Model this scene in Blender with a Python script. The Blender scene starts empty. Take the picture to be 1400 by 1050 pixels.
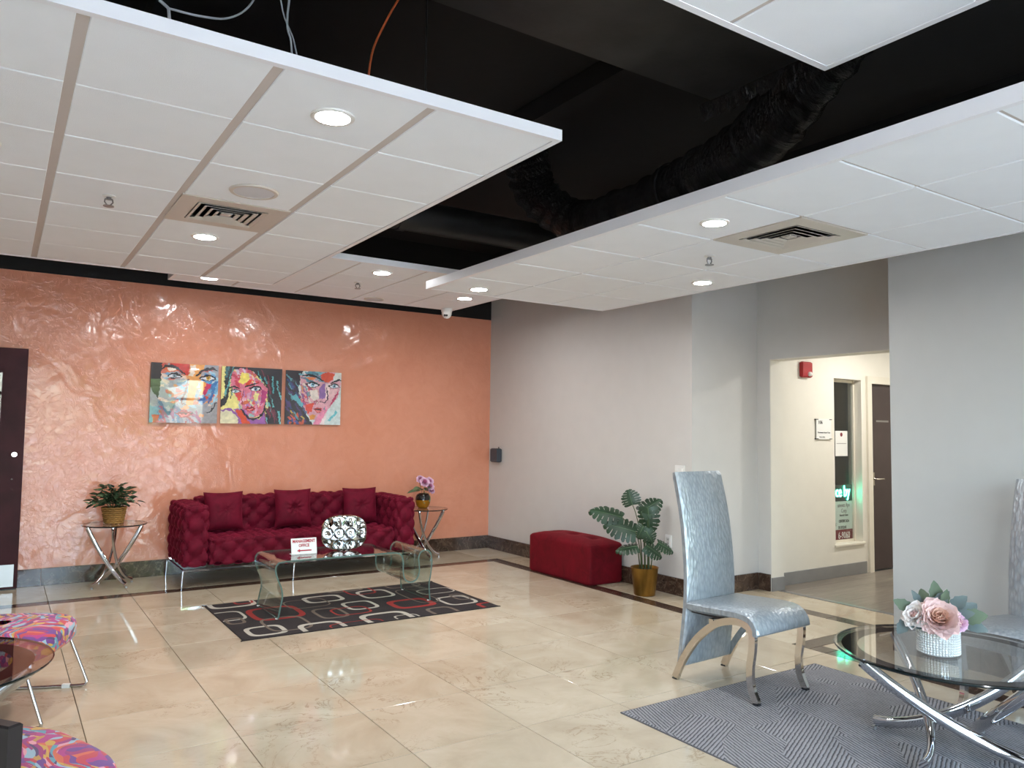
import bpy, math, random
import numpy as np
from mathutils import Vector, Matrix
random.seed(7); np.random.seed(7)
SC = bpy.context.scene
COL = SC.collection
PI = math.pi

# ------------------------------------------------------------------ camera
cam_d = bpy.data.cameras.new('camera'); cam = bpy.data.objects.new('camera', cam_d); COL.objects.link(cam)
cam_d.sensor_fit = 'HORIZONTAL'; cam_d.sensor_width = 36.0; cam_d.lens = 1055.37 / 1400 * 36.0
cam_d.clip_start = 0.05; cam_d.clip_end = 200
YAW, PITCH, ROLL = 0.5848, 0.0607, 0.0129
fw = Vector((math.sin(YAW)*math.cos(PITCH), math.cos(YAW)*math.cos(PITCH), math.sin(PITCH)))
rt = Vector((math.cos(YAW), -math.sin(YAW), 0)); up = rt.cross(fw)
r2 = rt*math.cos(ROLL) + up*math.sin(ROLL); u2 = up*math.cos(ROLL) - rt*math.sin(ROLL)
mw = Matrix((r2, u2, -fw)).transposed().to_4x4(); mw.translation = (-5.2186, -8.3867, 1.475)
cam.matrix_world = mw
SC.camera = cam

# ------------------------------------------------------------------ light outside, exposure
SC.view_settings.view_transform = 'Standard'; SC.view_settings.look = 'None'
SC.view_settings.gamma = 1.0; SC.view_settings.use_curve_mapping = False
SC.view_settings.exposure = 1.40
world = bpy.data.worlds.new('sky'); SC.world = world; world.use_nodes = True
wn = world.node_tree; bg = wn.nodes['Background']
sky = wn.nodes.new('ShaderNodeTexSky'); sky.sky_type = 'NISHITA'; sky.sun_disc = False
sky.sun_elevation = math.radians(48); sky.sun_rotation = math.radians(60); sky.air_density = 1.0; sky.dust_density = 2.5
hsv = wn.nodes.new('ShaderNodeHueSaturation'); hsv.inputs['Saturation'].default_value = 0.9   # hazy bright sky
wn.links.new(sky.outputs['Color'], hsv.inputs['Color']); wn.links.new(hsv.outputs['Color'], bg.inputs['Color']); bg.inputs['Strength'].default_value = 1.75
sun_d = bpy.data.lights.new('sun', 'SUN'); sun_d.energy = 5.0; sun_d.angle = math.radians(.6); sun_d.color = (1,.97,.92)
sun = bpy.data.objects.new('sun', sun_d); COL.objects.link(sun); sun.rotation_euler = (math.radians(-36), math.radians(14), 0)   # high over the roof, lights the street only
LAMP = 132.0          # radiance of the downlight lenses

# ------------------------------------------------------------------ helpers
def srgb(r, g, b):
    f = lambda c: (c/255/12.92) if c/255 <= .04045 else ((c/255+.055)/1.055)**2.4
    return (f(r), f(g), f(b), 1.0)

class MB:
    """collects polygons for one mesh object"""
    def __init__(s): s.v = []; s.f = []
    def add(s, vs, fs):
        o = len(s.v); s.v += [tuple(p) for p in vs]; s.f += [tuple(i+o for i in q) for q in fs]; return s
    def box(s, x0, x1, y0, y1, z0, z1, M=None):
        vs = [(x0,y0,z0),(x1,y0,z0),(x1,y1,z0),(x0,y1,z0),(x0,y0,z1),(x1,y0,z1),(x1,y1,z1),(x0,y1,z1)]
        if M: vs = [M @ Vector(p) for p in vs]
        return s.add(vs, [(3,2,1,0),(4,5,6,7),(0,1,5,4),(1,2,6,5),(2,3,7,6),(3,0,4,7)])
    def bevbox(s, x0, x1, y0, y1, z0, z1, b=.004, M=None):
        vs = []
        for (z, i) in ((z0, b), (z0+b, 0), (z1-b, 0), (z1, b)):
            vs += [(x0+i,y0+i,z),(x1-i,y0+i,z),(x1-i,y1-i,z),(x0+i,y1-i,z)]
        if M: vs = [M @ Vector(p) for p in vs]
        fs = [(3,2,1,0),(12,13,14,15)]
        for k in range(3):
            for j in range(4):
                a = k*4+j; c = k*4+(j+1) % 4; fs.append((a, c, c+4, a+4))
        return s.add(vs, fs)
    def grid(s, fn, n, m, closeu=False, flip=False):
        """fn(i/n, j/m) -> point"""
        nn = n if closeu else n+1
        vs = [fn(i/n, j/m) for j in range(m+1) for i in range(nn)]
        fs = []
        for j in range(m):
            for i in range(n):
                a = j*nn+i; b = j*nn+(i+1) % nn; q = (a, b, b+nn, a+nn)
                fs.append(q[::-1] if flip else q)
        return s.add(vs, fs)
    def lathe(s, prof, n=32, c=(0,0,0), caps=False):
        vs = [(c[0]+r*math.cos(2*PI*i/n), c[1]+r*math.sin(2*PI*i/n), c[2]+z) for r, z in prof for i in range(n)]
        fs = []
        for j in range(len(prof)-1):
            for i in range(n):
                a = j*n+i; b = j*n+(i+1) % n; fs.append((a, b, b+n, a+n))
        if caps:
            fs.append(tuple(range(n))[::-1]); fs.append(tuple(range((len(prof)-1)*n, len(prof)*n)))
        return s.add(vs, fs)
    def tube(s, pts, r, n=8, sec=None, upv=(0,0,1), caps=True):
        """sweep a section (list of (a,b)) or a circle along pts; r may be a list"""
        pts = [Vector(p) for p in pts]; k = len(pts)
        if sec is None: sec = [(math.cos(2*PI*i/n), math.sin(2*PI*i/n)) for i in range(n)]
        n = len(sec); vs = []; prev = None
        for i, p in enumerate(pts):
            t = (pts[min(i+1, k-1)] - pts[max(i-1, 0)]).normalized()
            u = Vector(upv) if prev is None else prev
            a = t.cross(u)
            if a.length < 1e-5: a = t.cross(Vector((1,0,.01)))
            a.normalize(); b = a.cross(t).normalized(); prev = b
            rr = r[i] if isinstance(r, (list, tuple)) else r
            vs += [p + a*(x*rr) + b*(y*rr) for x, y in sec]
        fs = []
        for j in range(k-1):
            for i in range(n):
                a = j*n+i; b = j*n+(i+1) % n; fs.append((a, b, b+n, a+n))
        if caps: fs.append(tuple(range(n))[::-1]); fs.append(tuple(range((k-1)*n, k*n)))
        return s.add(vs, fs)
    def prism(s, poly, d0, d1, axis='y'):
        """extrude a 2D polygon (a,b) along an axis; axis y -> (a, d, b), x -> (d, a, b), z -> (a, b, d)"""
        P = {'y': lambda a,b,d: (a,d,b), 'x': lambda a,b,d: (d,a,b), 'z': lambda a,b,d: (a,b,d)}[axis]
        n = len(poly)
        vs = [P(a,b,d0) for a,b in poly] + [P(a,b,d1) for a,b in poly]
        fs = [tuple(range(n)), tuple(range(n, 2*n))[::-1]] + [(i, i+n, (i+1) % n+n, (i+1) % n) for i in range(n)]
        return s.add(vs, fs)
    def sphere(s, c, r, n=12, m=8, sc=(1,1,1)):
        c = Vector(c)
        def fn(u, v):
            th = 2*PI*u; ph = PI*(v*.998+.001)
            return (c.x+r*sc[0]*math.sin(ph)*math.cos(th), c.y+r*sc[1]*math.sin(ph)*math.sin(th), c.z-r*sc[2]*math.cos(ph))
        return s.grid(fn, n, m, closeu=True)
    def mesh(s, name, smooth=None, fix=True):
        me = bpy.data.meshes.new(name); me.from_pydata(s.v, [], s.f); me.update()
        if fix:
            import bmesh
            bm = bmesh.new(); bm.from_mesh(me); bmesh.ops.recalc_face_normals(bm, faces=bm.faces); bm.to_mesh(me); bm.free()
        if smooth is not None:
            me.polygons.foreach_set('use_smooth', [True]*len(me.polygons))
            if smooth < 179: me.set_sharp_from_angle(angle=math.radians(smooth))
        return me
    def build(s, name, mat, parent=None, smooth=None, fix=True):
        return link(name, s.mesh(name, smooth, fix), mat, parent)

def link(name, me, mat=None, parent=None, loc=None, rz=0):
    o = bpy.data.objects.new(name, me); COL.objects.link(o)
    if mat is not None and me is not None and not len(me.materials): me.materials.append(mat)
    if parent is not None: o.parent = parent
    if loc is not None: o.location = loc
    if rz: o.rotation_euler.z = rz
    return o
def tag(o, label=None, cat=None, group=None, kind=None):
    if label: o['label'] = label
    if cat: o['category'] = cat
    if group: o['group'] = group
    if kind: o['kind'] = kind
    return o
def thing(name, label, cat, loc=(0,0,0), rz=0, group=None):
    o = bpy.data.objects.new(name, None); COL.objects.link(o); o.empty_display_size = .1
    o.location = loc; o.rotation_euler.z = rz
    return tag(o, label, cat, group)
def struct(name, mb, mat, parent=None, smooth=None):
    o = mb.build(name, mat, parent, smooth)
    if parent is None: o['kind'] = 'structure'
    return o
def copy_tree(o, parent=None):
    c = o.copy(); COL.objects.link(c); c.parent = parent
    for ch in [x for x in bpy.data.objects if x.parent == o]: copy_tree(ch, c)
    return c
def bez(p0, p1, p2, n=14, p3=None):
    p = [Vector(q) for q in (p0, p1, p2)] + ([Vector(p3)] if p3 is not None else [])
    out = []
    for i in range(n+1):
        t = i/n; a = 1-t
        out.append(p[0]*a*a+p[1]*2*a*t+p[2]*t*t if len(p) == 3 else p[0]*a**3+p[1]*3*a*a*t+p[2]*3*a*t*t+p[3]*t**3)
    return out
def crom(pts, n=6):
    """smooth curve through points"""
    P = [Vector(p) for p in pts]; P = [P[0]*2-P[1]] + P + [P[-1]*2-P[-2]]; out = []
    for i in range(1, len(P)-2):
        for k in range(n):
            t = k/n; a, b, c, d = P[i-1:i+3]
            out.append(.5*((2*b)+(c-a)*t+(2*a-5*b+4*c-d)*t*t+(3*b-a-3*c+d)*t**3))
    return out+[P[-2]]

# ------------------------------------------------------------------ materials
class NT:
    def __init__(s, name):
        s.m = bpy.data.materials.new(name); s.m.use_nodes = True; s.t = s.m.node_tree; s.p = s.t.nodes['Principled BSDF']
        s.out = s.t.nodes['Material Output']
    def n(s, typ, **kw):
        nd = s.t.nodes.new(typ)
        for k, v in kw.items():
            if k in nd.inputs.keys() if isinstance(k, str) else False: nd.inputs[k].default_value = v
            else: setattr(nd, k, v)
        return nd
    def l(s, a, b): s.t.links.new(a, b)
    def set(s, **kw):
        for k, v in kw.items(): s.p.inputs[k.replace('_', ' ')].default_value = v
        return s
    def coords(s, kind='Object', scale=(1,1,1), rand=False):
        tc = s.n('ShaderNodeTexCoord'); mp = s.n('ShaderNodeMapping'); mp.inputs['Scale'].default_value = scale
        s.l(tc.outputs[kind], mp.inputs['Vector'])
        if rand:
            oi = s.n('ShaderNodeObjectInfo'); mu = s.n('ShaderNodeVectorMath', operation='SCALE')
            cx = s.n('ShaderNodeCombineXYZ'); s.l(oi.outputs['Random'], cx.inputs[0]); s.l(oi.outputs['Random'], cx.inputs[1]); s.l(oi.outputs['Random'], cx.inputs[2])
            s.l(cx.outputs[0], mu.inputs[0]); mu.inputs['Scale'].default_value = 61.7; s.l(mu.outputs[0], mp.inputs['Location'])
        return mp.outputs[0]
    def noise(s, vec, scale=5, detail=4, rough=.5, dist=0):
        nd = s.n('ShaderNodeTexNoise'); s.l(vec, nd.inputs['Vector'])
        for k, v in (('Scale', scale), ('Detail', detail), ('Roughness', rough), ('Distortion', dist)): nd.inputs[k].default_value = v
        return nd
    def ramp(s, fac, stops, interp='LINEAR'):
        nd = s.n('ShaderNodeValToRGB'); nd.color_ramp.interpolation = interp; e = nd.color_ramp.elements
        while len(e) < len(stops): e.new(.5)
        for i, (p, c) in enumerate(stops): e[i].position = p; e[i].color = c if len(c) == 4 else (*c, 1)
        s.l(fac, nd.inputs['Fac']); return nd.outputs['Color']
    def mix(s, fac, a, b, mode='MIX'):
        nd = s.n('ShaderNodeMix', data_type='RGBA', blend_type=mode)
        for i, x in ((0, fac), (6, a), (7, b)):
            if hasattr(x, 'links'): s.l(x, nd.inputs[i])
            else: nd.inputs[i].default_value = x
        return nd.outputs[2]
    def bump(s, h, strength=.3, dist=.01, normal=None):
        nd = s.n('ShaderNodeBump'); nd.inputs['Strength'].default_value = strength; nd.inputs['Distance'].default_value = dist
        s.l(h, nd.inputs['Height'])
        if normal: s.l(normal, nd.inputs['Normal'])
        return nd.outputs['Normal']
    def color(s, sock): s.l(sock, s.p.inputs['Base Color']); return s
    def norm(s, sock): s.l(sock, s.p.inputs['Normal']); return s
def plain(name, col, rough=.5, metal=0.0, noise=.06, bump=0, bscale=60, **kw):
    t = NT(name); t.set(Roughness=rough, Metallic=metal, **kw)
    v = t.coords()
    nz = t.noise(v, 6, 3)
    d = tuple(max(0, c*(1-noise)) for c in col[:3])+(1,); h = tuple(min(1, c*(1+noise)) for c in col[:3])+(1,)
    t.color(t.ramp(nz.outputs['Fac'], [(.3, d), (.7, h)]))
    if bump: t.norm(t.bump(t.noise(v, bscale, 3).outputs['Fac'], bump, .004))
    return t.m
def metal(name, col=(.75,.75,.77,1), rough=.08): return plain(name, col, rough, 1.0, .03)
def thin_glass(name, tint=(.93,.97,.95,1), rough=0.0, ior=1.5):
    t = NT(name); nt = t.t; nt.nodes.remove(t.p)
    tr = t.n('ShaderNodeBsdfTransparent'); tr.inputs['Color'].default_value = tint
    gl = t.n('ShaderNodeBsdfGlossy'); gl.inputs['Roughness'].default_value = rough; gl.inputs['Color'].default_value = (1,1,1,1)
    lw = t.n('ShaderNodeLayerWeight'); lw.inputs['Blend'].default_value = .5      # Schlick's reflectance, the same from both sides
    pw_ = t.n('ShaderNodeMath', operation='POWER'); t.l(lw.outputs['Facing'], pw_.inputs[0]); pw_.inputs[1].default_value = 5.0
    f0 = ((ior-1)/(ior+1))**2; fr = t.n('ShaderNodeMath', operation='MULTIPLY_ADD'); t.l(pw_.outputs[0], fr.inputs[0]); fr.inputs[1].default_value = 1-f0; fr.inputs[2].default_value = f0
    mx = t.n('ShaderNodeMixShader'); t.l(fr.outputs[0], mx.inputs[0]); t.l(tr.outputs[0], mx.inputs[1]); t.l(gl.outputs[0], mx.inputs[2])
    t.l(mx.outputs[0], t.out.inputs['Surface']); return t.m
def emit(name, col, strength):
    t = NT(name); t.set(Base_Color=col, Emission_Color=col, Emission_Strength=strength); return t.m

M = {}
def m_salmon():
    t = NT('polished_salmon_plaster'); v = t.coords('Object')
    big = t.noise(v, 1.1, 5, .6, .6); sm = t.noise(v, 5.5, 5, .65, 1.2)
    c1 = t.ramp(big.outputs['Fac'], [(.3, srgb(209,136,107)), (.5, srgb(215,143,114)), (.72, srgb(221,151,122))])
    c2 = t.ramp(sm.outputs['Fac'], [(.35, srgb(211,138,110)), (.65, srgb(221,151,123))])
    t.color(t.mix(.4, c1, c2)); t.set(Roughness=.2, Specular_IOR_Level=.62)
    r = t.ramp(sm.outputs['Fac'], [(.3, (.07,)*3), (.7, (.15,)*3)]); t.l(r, t.p.inputs['Roughness'])
    n1 = t.bump(t.noise(v, 3.2, 2, .45, 1.0).outputs['Fac'], .55, .02)
    wr = t.noise(v, 7, 3, .55, 2.6)
    ridge = t.ramp(wr.outputs['Fac'], [(.46, (0,0,0)), (.5, (1,1,1)), (.54, (0,0,0))])
    n2 = t.bump(ridge, .16, .006, n1)
    t.norm(t.bump(t.noise(v, 45, 3).outputs['Fac'], .06, .004, n2)); return t.m
M['salmon'] = m_salmon()
M['gray_wall'] = plain('warm_gray_paint', srgb(203,199,194), .55, 0, .015, .03, 220)
M['cool_wall'] = plain('cool_gray_paint', srgb(183,183,180), .5, 0, .015, .03, 220)
M['cream_wall'] = plain('cream_paint', srgb(229,224,212), .5, 0, .015, .03, 220)
M['white_wall'] = plain('white_paint', srgb(225,223,218), .6, 0, .015)
M['black'] = plain('black_plenum_paint', (.0035,.0035,.004,1), .8, 0, .3, .2, 20)
M['black_duct'] = plain('black_painted_duct', (.011,.0105,.010,1), .5, 0, .5, .5, 9)
M['black_film'] = None
def m_marble():
    t = NT('cream_marble'); v = t.coords('Object', rand=True); oi = t.n('ShaderNodeObjectInfo')
    cl = t.noise(v, 2.3, 6, .6, .8)
    base = t.ramp(cl.outputs['Fac'], [(.3, srgb(190,174,149)), (.5, srgb(202,187,162)), (.7, srgb(212,199,176))])
    var = t.ramp(oi.outputs['Random'], [(0, (.90,.885,.86)), (1, (1,1,1))])
    base = t.mix(1.0, base, var, 'MULTIPLY')
    ve = t.noise(v, 2.6, 8, .62, 2.2)
    vein = t.ramp(ve.outputs['Fac'], [(.487, (0,0,0)), (.5, (1,1,1)), (.513, (0,0,0))])
    msk = t.ramp(t.noise(v, 1.9, 2).outputs['Fac'], [(.5, (0,0,0)), (.66, (1,1,1))])
    f = t.mix(1.0, vein, msk, 'MULTIPLY')
    f = t.mix(1.0, f, (.75,.75,.75,1), 'MULTIPLY')
    t.color(t.mix(f, base, srgb(140,112,80))); t.set(Roughness=.07, Specular_IOR_Level=.5)
    t.norm(t.bump(t.noise(v, 3, 2).outputs['Fac'], .02, .01)); return t.m
M['marble'] = m_marble()
def m_emperador():
    t = NT('dark_brown_marble'); v = t.coords('Object', rand=True)
    cl = t.noise(v, 9, 7, .7, 1.0)
    base = t.ramp(cl.outputs['Fac'], [(.3, srgb(44,32,26)), (.55, srgb(74,56,46)), (.75, srgb(104,82,66))])
    ve = t.noise(v, 6, 6, .6, 1.6)
    e = t.ramp(ve.outputs['Fac'], [(.48, (0,0,0)), (.5, (.7,.7,.7)), (.52, (0,0,0))])
    t.color(t.mix(t.mix(1, e, cl.outputs['Color'], 'MULTIPLY'), base, srgb(160,140,120))); t.set(Roughness=.12); return t.m
M['emperador'] = m_emperador()
M['grout'] = plain('grout', srgb(112,94,72), .8)
M['tile'] = plain('ceiling_tile_white', srgb(239,242,246), .85, 0, .012, .25, 260)
M['tbar'] = plain('ceiling_grid_bar', srgb(200,190,184), .6, 0, .01)
M['fascia'] = plain('white_edge_trim', srgb(236,236,240), .35, 0, .01)
M['white_plastic'] = plain('white_plastic', srgb(228,226,222), .35, 0, .01)
M['vent'] = plain('vent_enamel', srgb(198,190,180), .4, 0, .02)
M['vent_dark'] = plain('vent_throat', (.01,.01,.01,1), .8)
M['speaker'] = plain('speaker_grille', srgb(205,204,208), .7, 0, .02, .3, 500)
M['lens'] = emit('lit_lens', (.97,.985,1.0,1), LAMP)
M['lens_hall'] = emit('lit_hall_lens', (1.0,.975,.93,1), LAMP*1.6)
M['chrome'] = metal('chrome', (.66,.66,.68,1), .06)
M['steel'] = metal('brushed_steel', (.42,.42,.43,1), .35)
M['nickel'] = metal('polished_nickel', (.72,.68,.63,1), .08)
M['mirror'] = metal('mirror_silver', (.46,.455,.45,1), .03)
M['black_plastic'] = plain('black_plastic', srgb(30,31,34), .4, 0, .1)
M['slate_plastic'] = plain('slate_plastic', srgb(58,64,72), .45, 0, .1)
def m_velvet(name, dark, mid, sheen):
    t = NT(name); v = t.coords()
    nz = t.noise(v, 7, 4, .6, 1.2); t.color(t.ramp(nz.outputs['Fac'], [(.3, dark), (.7, mid)]))
    t.set(Roughness=.75, Sheen_Weight=.55, Sheen_Roughness=.35, Sheen_Tint=sheen, Specular_IOR_Level=.2)
    t.norm(t.bump(t.noise(v, 300, 2).outputs['Fac'], .08, .002)); return t.m
M['velvet'] = m_velvet('wine_velvet', srgb(84,4,26), srgb(112,9,38), srgb(200,60,95))
M['velvet_red'] = m_velvet('crimson_suede', srgb(88,4,16), srgb(114,9,26), srgb(165,48,58))
M['glass'] = thin_glass('clear_green_glass', (.82,.88,.855,1))
M['glass_edge'] = plain('glass_edge_green', srgb(88,110,102), .1, 0, .05)
M['pane'] = thin_glass('window_pane', (.95,.97,.97,1))
M['smoke_glass'] = thin_glass('smoked_glass', (.84,.85,.85,1))
M['bronze_glass'] = thin_glass('bronze_glass', (.74,.69,.67,1))
M['glass_ring'] = plain('black_glass_band', (.006,.006,.007,1), .9, Specular_IOR_Level=0.0)
M['brown_ring'] = plain('brown_glass_band', srgb(82,44,38), .9, Specular_IOR_Level=0.0)
M['rim_dark'] = plain('dark_glass_rim', srgb(24,32,32), .08)
M['mahogany'] = plain('dark_mahogany', srgb(58,22,28), .5, 0, .25, Specular_IOR_Level=.2)
M['door_brown'] = plain('dark_brown_laminate', srgb(66,54,54), .32, 0, .12)
M['frame_cream'] = plain('cream_door_frame', srgb(226,219,203), .45, 0, .01)
M['hall_base'] = plain('gray_vinyl_base', srgb(132,131,130), .4, 0, .08)
def m_plank():
    t = NT('gray_wood_plank'); v = t.coords('Object', (1.2,14,1), rand=True); oi = t.n('ShaderNodeObjectInfo')
    nz = t.noise(v, 3, 5, .6, .6); b = t.ramp(nz.outputs['Fac'], [(.3, srgb(118,108,98)), (.7, srgb(156,146,134))])
    t.color(t.mix(1, b, t.ramp(oi.outputs['Random'], [(0, (.82,.82,.82)), (1, (1,1,1))]), 'MULTIPLY')); t.set(Roughness=.28); return t.m
M['plank'] = m_plank()
M['aluminium'] = metal('dark_aluminium', (.25,.25,.26,1), .35)
M['leaf'] = plain('green_leaf', srgb(40,64,42), .4, 0, .35)
M['leaf_light'] = plain('light_leaf', srgb(88,112,78), .45, 0, .3)
M['stem'] = plain('plant_stem', srgb(70,84,48), .5, 0, .2)
M['soil'] = plain('dried_moss', srgb(110,92,74), .9, 0, .4, .8, 80)
M['brass'] = plain('brushed_gold', srgb(150,112,48), .38, .75, .15)

# ================================================================== THE ROOM
XL, YB, ZC = -8.2, -10.6, 3.75
struct('wall_far', MB().box(XL-.15, 0, 0, .15, 0, 2.893), M['salmon'])
struct('wall_far_upper', MB().box(XL-.15, 0, 0, .15, 2.893, ZC), M['black'])
struct('wall_right', MB().box(0, .9, -3.46, .15, 0, 3.25), M['gray_wall'])
struct('wall_right_upper', MB().box(0, 1.083, YB-.15, .15, 3.25, ZC), M['black'])
struct('wall_opening', MB().box(.9, 1.083, -3.605, -3.46, 0, 3.25).box(.9, 1.083, -5.33, -3.605, 2.19, 3.25).box(.9, 1.083, -5.33, -5.12, 0, 2.19), M['gray_wall'])
struct('wall_right_near', MB().box(0, 1.083, YB-.15, -5.33, 0, 3.25), M['cool_wall'])
struct('trim_1', MB().box(.905, 1.083, -3.611, -3.605, 0, 2.19).box(.905, 1.083, -5.12, -3.611, 2.184, 2.19), M['cream_wall'])
struct('wall_left', MB().box(XL-.15, XL, YB-.15, 0, 0, ZC), M['white_wall'])
struct('ceiling', MB().box(XL-.15, 1.083, YB-.15, .15, ZC, ZC+.1), M['black'])
# wall behind the camera with the glazed shop front
wx0, wx1, wz1 = -7.4, -1.25, 2.62  # left end of the glazing is unseen, widened to let in more daylight
struct('wall_near', MB().box(XL, wx0, YB-.15, YB, 0, ZC).box(wx1, 0, YB-.15, YB, 0, ZC).box(wx0, wx1, YB-.15, YB, wz1, ZC), M['white_wall'])
win = bpy.data.objects.new('window_1', None); COL.objects.link(win); win['kind'] = 'structure'
nb = 5; pw = (wx1-wx0)/nb
fr = MB()
for i in range(nb+1): fr.box(wx0+i*pw-.035, wx0+i*pw+.035, YB-.11, YB-.02, 0, wz1)
fr.box(wx0, wx1, YB-.11, YB-.02, 0, .09).box(wx0, wx1, YB-.11, YB-.02, wz1-.07, wz1).box(wx0, wx1, YB-.11, YB-.02, 2.08, 2.14)
fr.build('window_frame', M['aluminium'], win)
for i in range(nb):
    for z0, z1 in ((.09, 2.08), (2.14, wz1-.07)):
        MB().box(wx0+i*pw+.035, wx0+(i+1)*pw-.035, YB-.068, YB-.062, z0, z1).build('pane', M['pane'], win)
pl = bpy.data.lights.new('window_portal', 'AREA'); pl.shape = 'RECTANGLE'; pl.size = wx1-wx0; pl.size_y = wz1; pl.cycles.is_portal = True
po = bpy.data.objects.new('window_portal', pl); COL.objects.link(po); po.location = ((wx0+wx1)/2, YB-.13, wz1/2); po.rotation_euler = (PI/2, 0, 0)
# outside: pavement, a hedge and a tree that the shiny wall mirrors
M['paving'] = plain('pale_paving', srgb(168,166,160), .8, 0, .1)
struct('ground', MB().box(-40, 30, -60, YB-.15, -.2, -.06), M['paving'])
M['hedge'] = plain('hedge_green', srgb(96,128,62), .7, 0, .4, .8, 12)
tr = thing('street_tree', 'leafy green tree growing on the pavement outside the shop front', 'tree', (-2.2, -16.5, -.06))
MB().tube([(0,0,0),(.05,0,1.2),(-.03,.02,2.2),(0,0,3)], [.13,.11,.1,.05], 10).build('trunk', plain('bark', srgb(92,74,58), .9, 0, .3, .6, 20), tr, 60)
cr = MB(); rr = random.Random(3)
for k in range(16):
    cr.sphere((rr.uniform(-1.3,1.3), rr.uniform(-1.1,1.1), rr.uniform(2.0,4.0)), rr.uniform(.45,.8), 12, 8)
cr.build('crown', M['hedge'], tr, 60)

# ------------------------------------------------------------------ floor of marble tiles
floor = struct('floor', MB().box(XL, 1.0, YB, 0, -.1, -.006), M['grout'])
fl = MB()
XK = lambda k: -.49-.6177*k
YJ = lambda j: -.91-.603*j
fl.box(XL, XK(9), YB, -.91, -.008, 0).box(XK(9), -.49, YB, YJ(11), -.008, 0).box(-.345, 0, YB, -8.4, -.008, 0).box(XL, XK(9), -.765, 0, -.008, 0).box(-.49, -.345, YB, -8.4, -.008, 0).box(XL, XK(9), -.91, -.765, -.008, 0)
fl.build('marble_field', M['marble'], floor)
tcache = {}
def tile(x0, x1, y0, y1, mat, name='floor_tile', g=.0019, zt=0.0, parent=None):
    w, h = round(x1-x0-2*g, 4), round(y1-y0-2*g, 4)
    key = (w, h, mat.name)
    if key not in tcache:
        b = .0012; m = MB(); a, c = w/2, h/2
        vs = [(-a,-c,-.009),(a,-c,-.009),(a,c,-.009),(-a,c,-.009),(-a,-c,-b),(a,-c,-b),(a,c,-b),(-a,c,-b),(-a+b,-c+b,0),(a-b,-c+b,0),(a-b,c-b,0),(-a+b,c-b,0)]
        m.add(vs, [(0,1,5,4),(1,2,6,5),(2,3,7,6),(3,0,4,7),(4,5,9,8),(5,6,10,9),(6,7,11,10),(7,4,8,11),(8,9,10,11)])
        tcache[key] = m.mesh(name, None, False); tcache[key].materials.append(mat)
    return link(name, tcache[key], None, parent or floor, ((x0+x1)/2, (y0+y1)/2, zt))
def run(x0, x1, y0, y1, mat, lines, axis, name='floor_tile'):
    a0, a1 = (x0, x1) if axis == 'x' else (y0, y1)
    cuts = [a0]+sorted(c for c in lines if a0+.03 < c < a1-.03)+[a1]
    for p, q in zip(cuts[:-1], cuts[1:]):
        if axis == 'x': tile(p, q, y0, y1, mat, name)
        else: tile(x0, x1, p, q, mat, name)
XS = [XK(k) for k in range(-3, 14)]; YS = [YJ(j) for j in range(-2, 16)]
for k in range(9):
    for j in range(11): tile(XK(k+1), XK(k), YJ(j+1), YJ(j), M['marble'])
for y0, y1 in ((-4.528, -3.97), (-4.86, -4.528)): run(-.49, .40, y0, y1, M['marble'], XS, 'x')
E_ = M['emperador']
run(XK(9), -.345, -.91, -.765, E_, XS, 'x', 'border_strip')
run(-.49, -.345, -3.825, -.91, E_, YS, 'y', 'border_strip')
run(-.49, .545, -3.97, -3.825, E_, XS, 'x', 'border_strip')
run(.40, .545, -4.86, -3.97, E_, YS, 'y', 'border_strip')
run(-.49, .545, -5.005, -4.86, E_, XS, 'x', 'border_strip')
run(-.49, -.345, -8.4, -5.005, E_, YS, 'y', 'border_strip')
run(XK(9), 0, -.765, 0, M['marble'], XS, 'x')
run(-.345, 0, -3.46, -.765, M['marble'], YS, 'y')
run(-.345, .98, -3.825, -3.46, M['marble'], XS, 'x')
run(.545, .98, -5.005, -3.825, M['marble'], YS, 'y')
run(-.345, .98, -5.33, -5.005, M['marble'], XS, 'x')
run(-.345, 0, -8.4, -5.33, M['marble'], YS, 'y')

# ------------------------------------------------------------------ baseboards (marble pieces)
def baseboard(name, a0, a1, axis, face, d, mat, h=.157, step=.6177, pname='base_tile'):
    """runs from a0 to a1 along axis; the wall face is at coordinate face, thickness d (signed, into the room)"""
    root = bpy.data.objects.new(name, None); COL.objects.link(root); root['kind'] = 'structure'
    n = max(1, round((a1-a0)/step)); w = (a1-a0)/n
    lo, hi = min(face, face+d), max(face, face+d)
    m = MB()
    if axis == 'x': m.bevbox(-w/2+.001, w/2-.001, lo, hi, 0, h, .002)
    else: m.bevbox(lo, hi, -w/2+.001, w/2-.001, 0, h, .002)
    me = m.mesh(pname); me.materials.append(mat)
    for i in range(n):
        c = a0+(i+.5)*w
        link(pname, me, None, root, (c, 0, 0) if axis == 'x' else (0, c, 0))
    return root
baseboard('baseboard_far', -6.05, 0, 'x', 0, -.02, E_)
baseboard('baseboard_right', -3.46, -.02, 'y', 0, -.02, E_)
baseboard('baseboard_alcove', 0, .88, 'x', -3.46, -.02, E_)
baseboard('baseboard_return', -3.605, -3.48, 'y', .9, -.02, E_)
baseboard('baseboard_right_near', -8.2, -5.33, 'y', 0, -.02, E_)
baseboard('baseboard_jamb', .9, 1.083, 'x', -3.611, -.012, M['hall_base'], .125, 2, 'base_strip')
baseboard('baseboard_hall', 1.083, 2.63, 'x', -3.49, -.012, M['hall_base'], .125, 3, 'base_strip')

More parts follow.
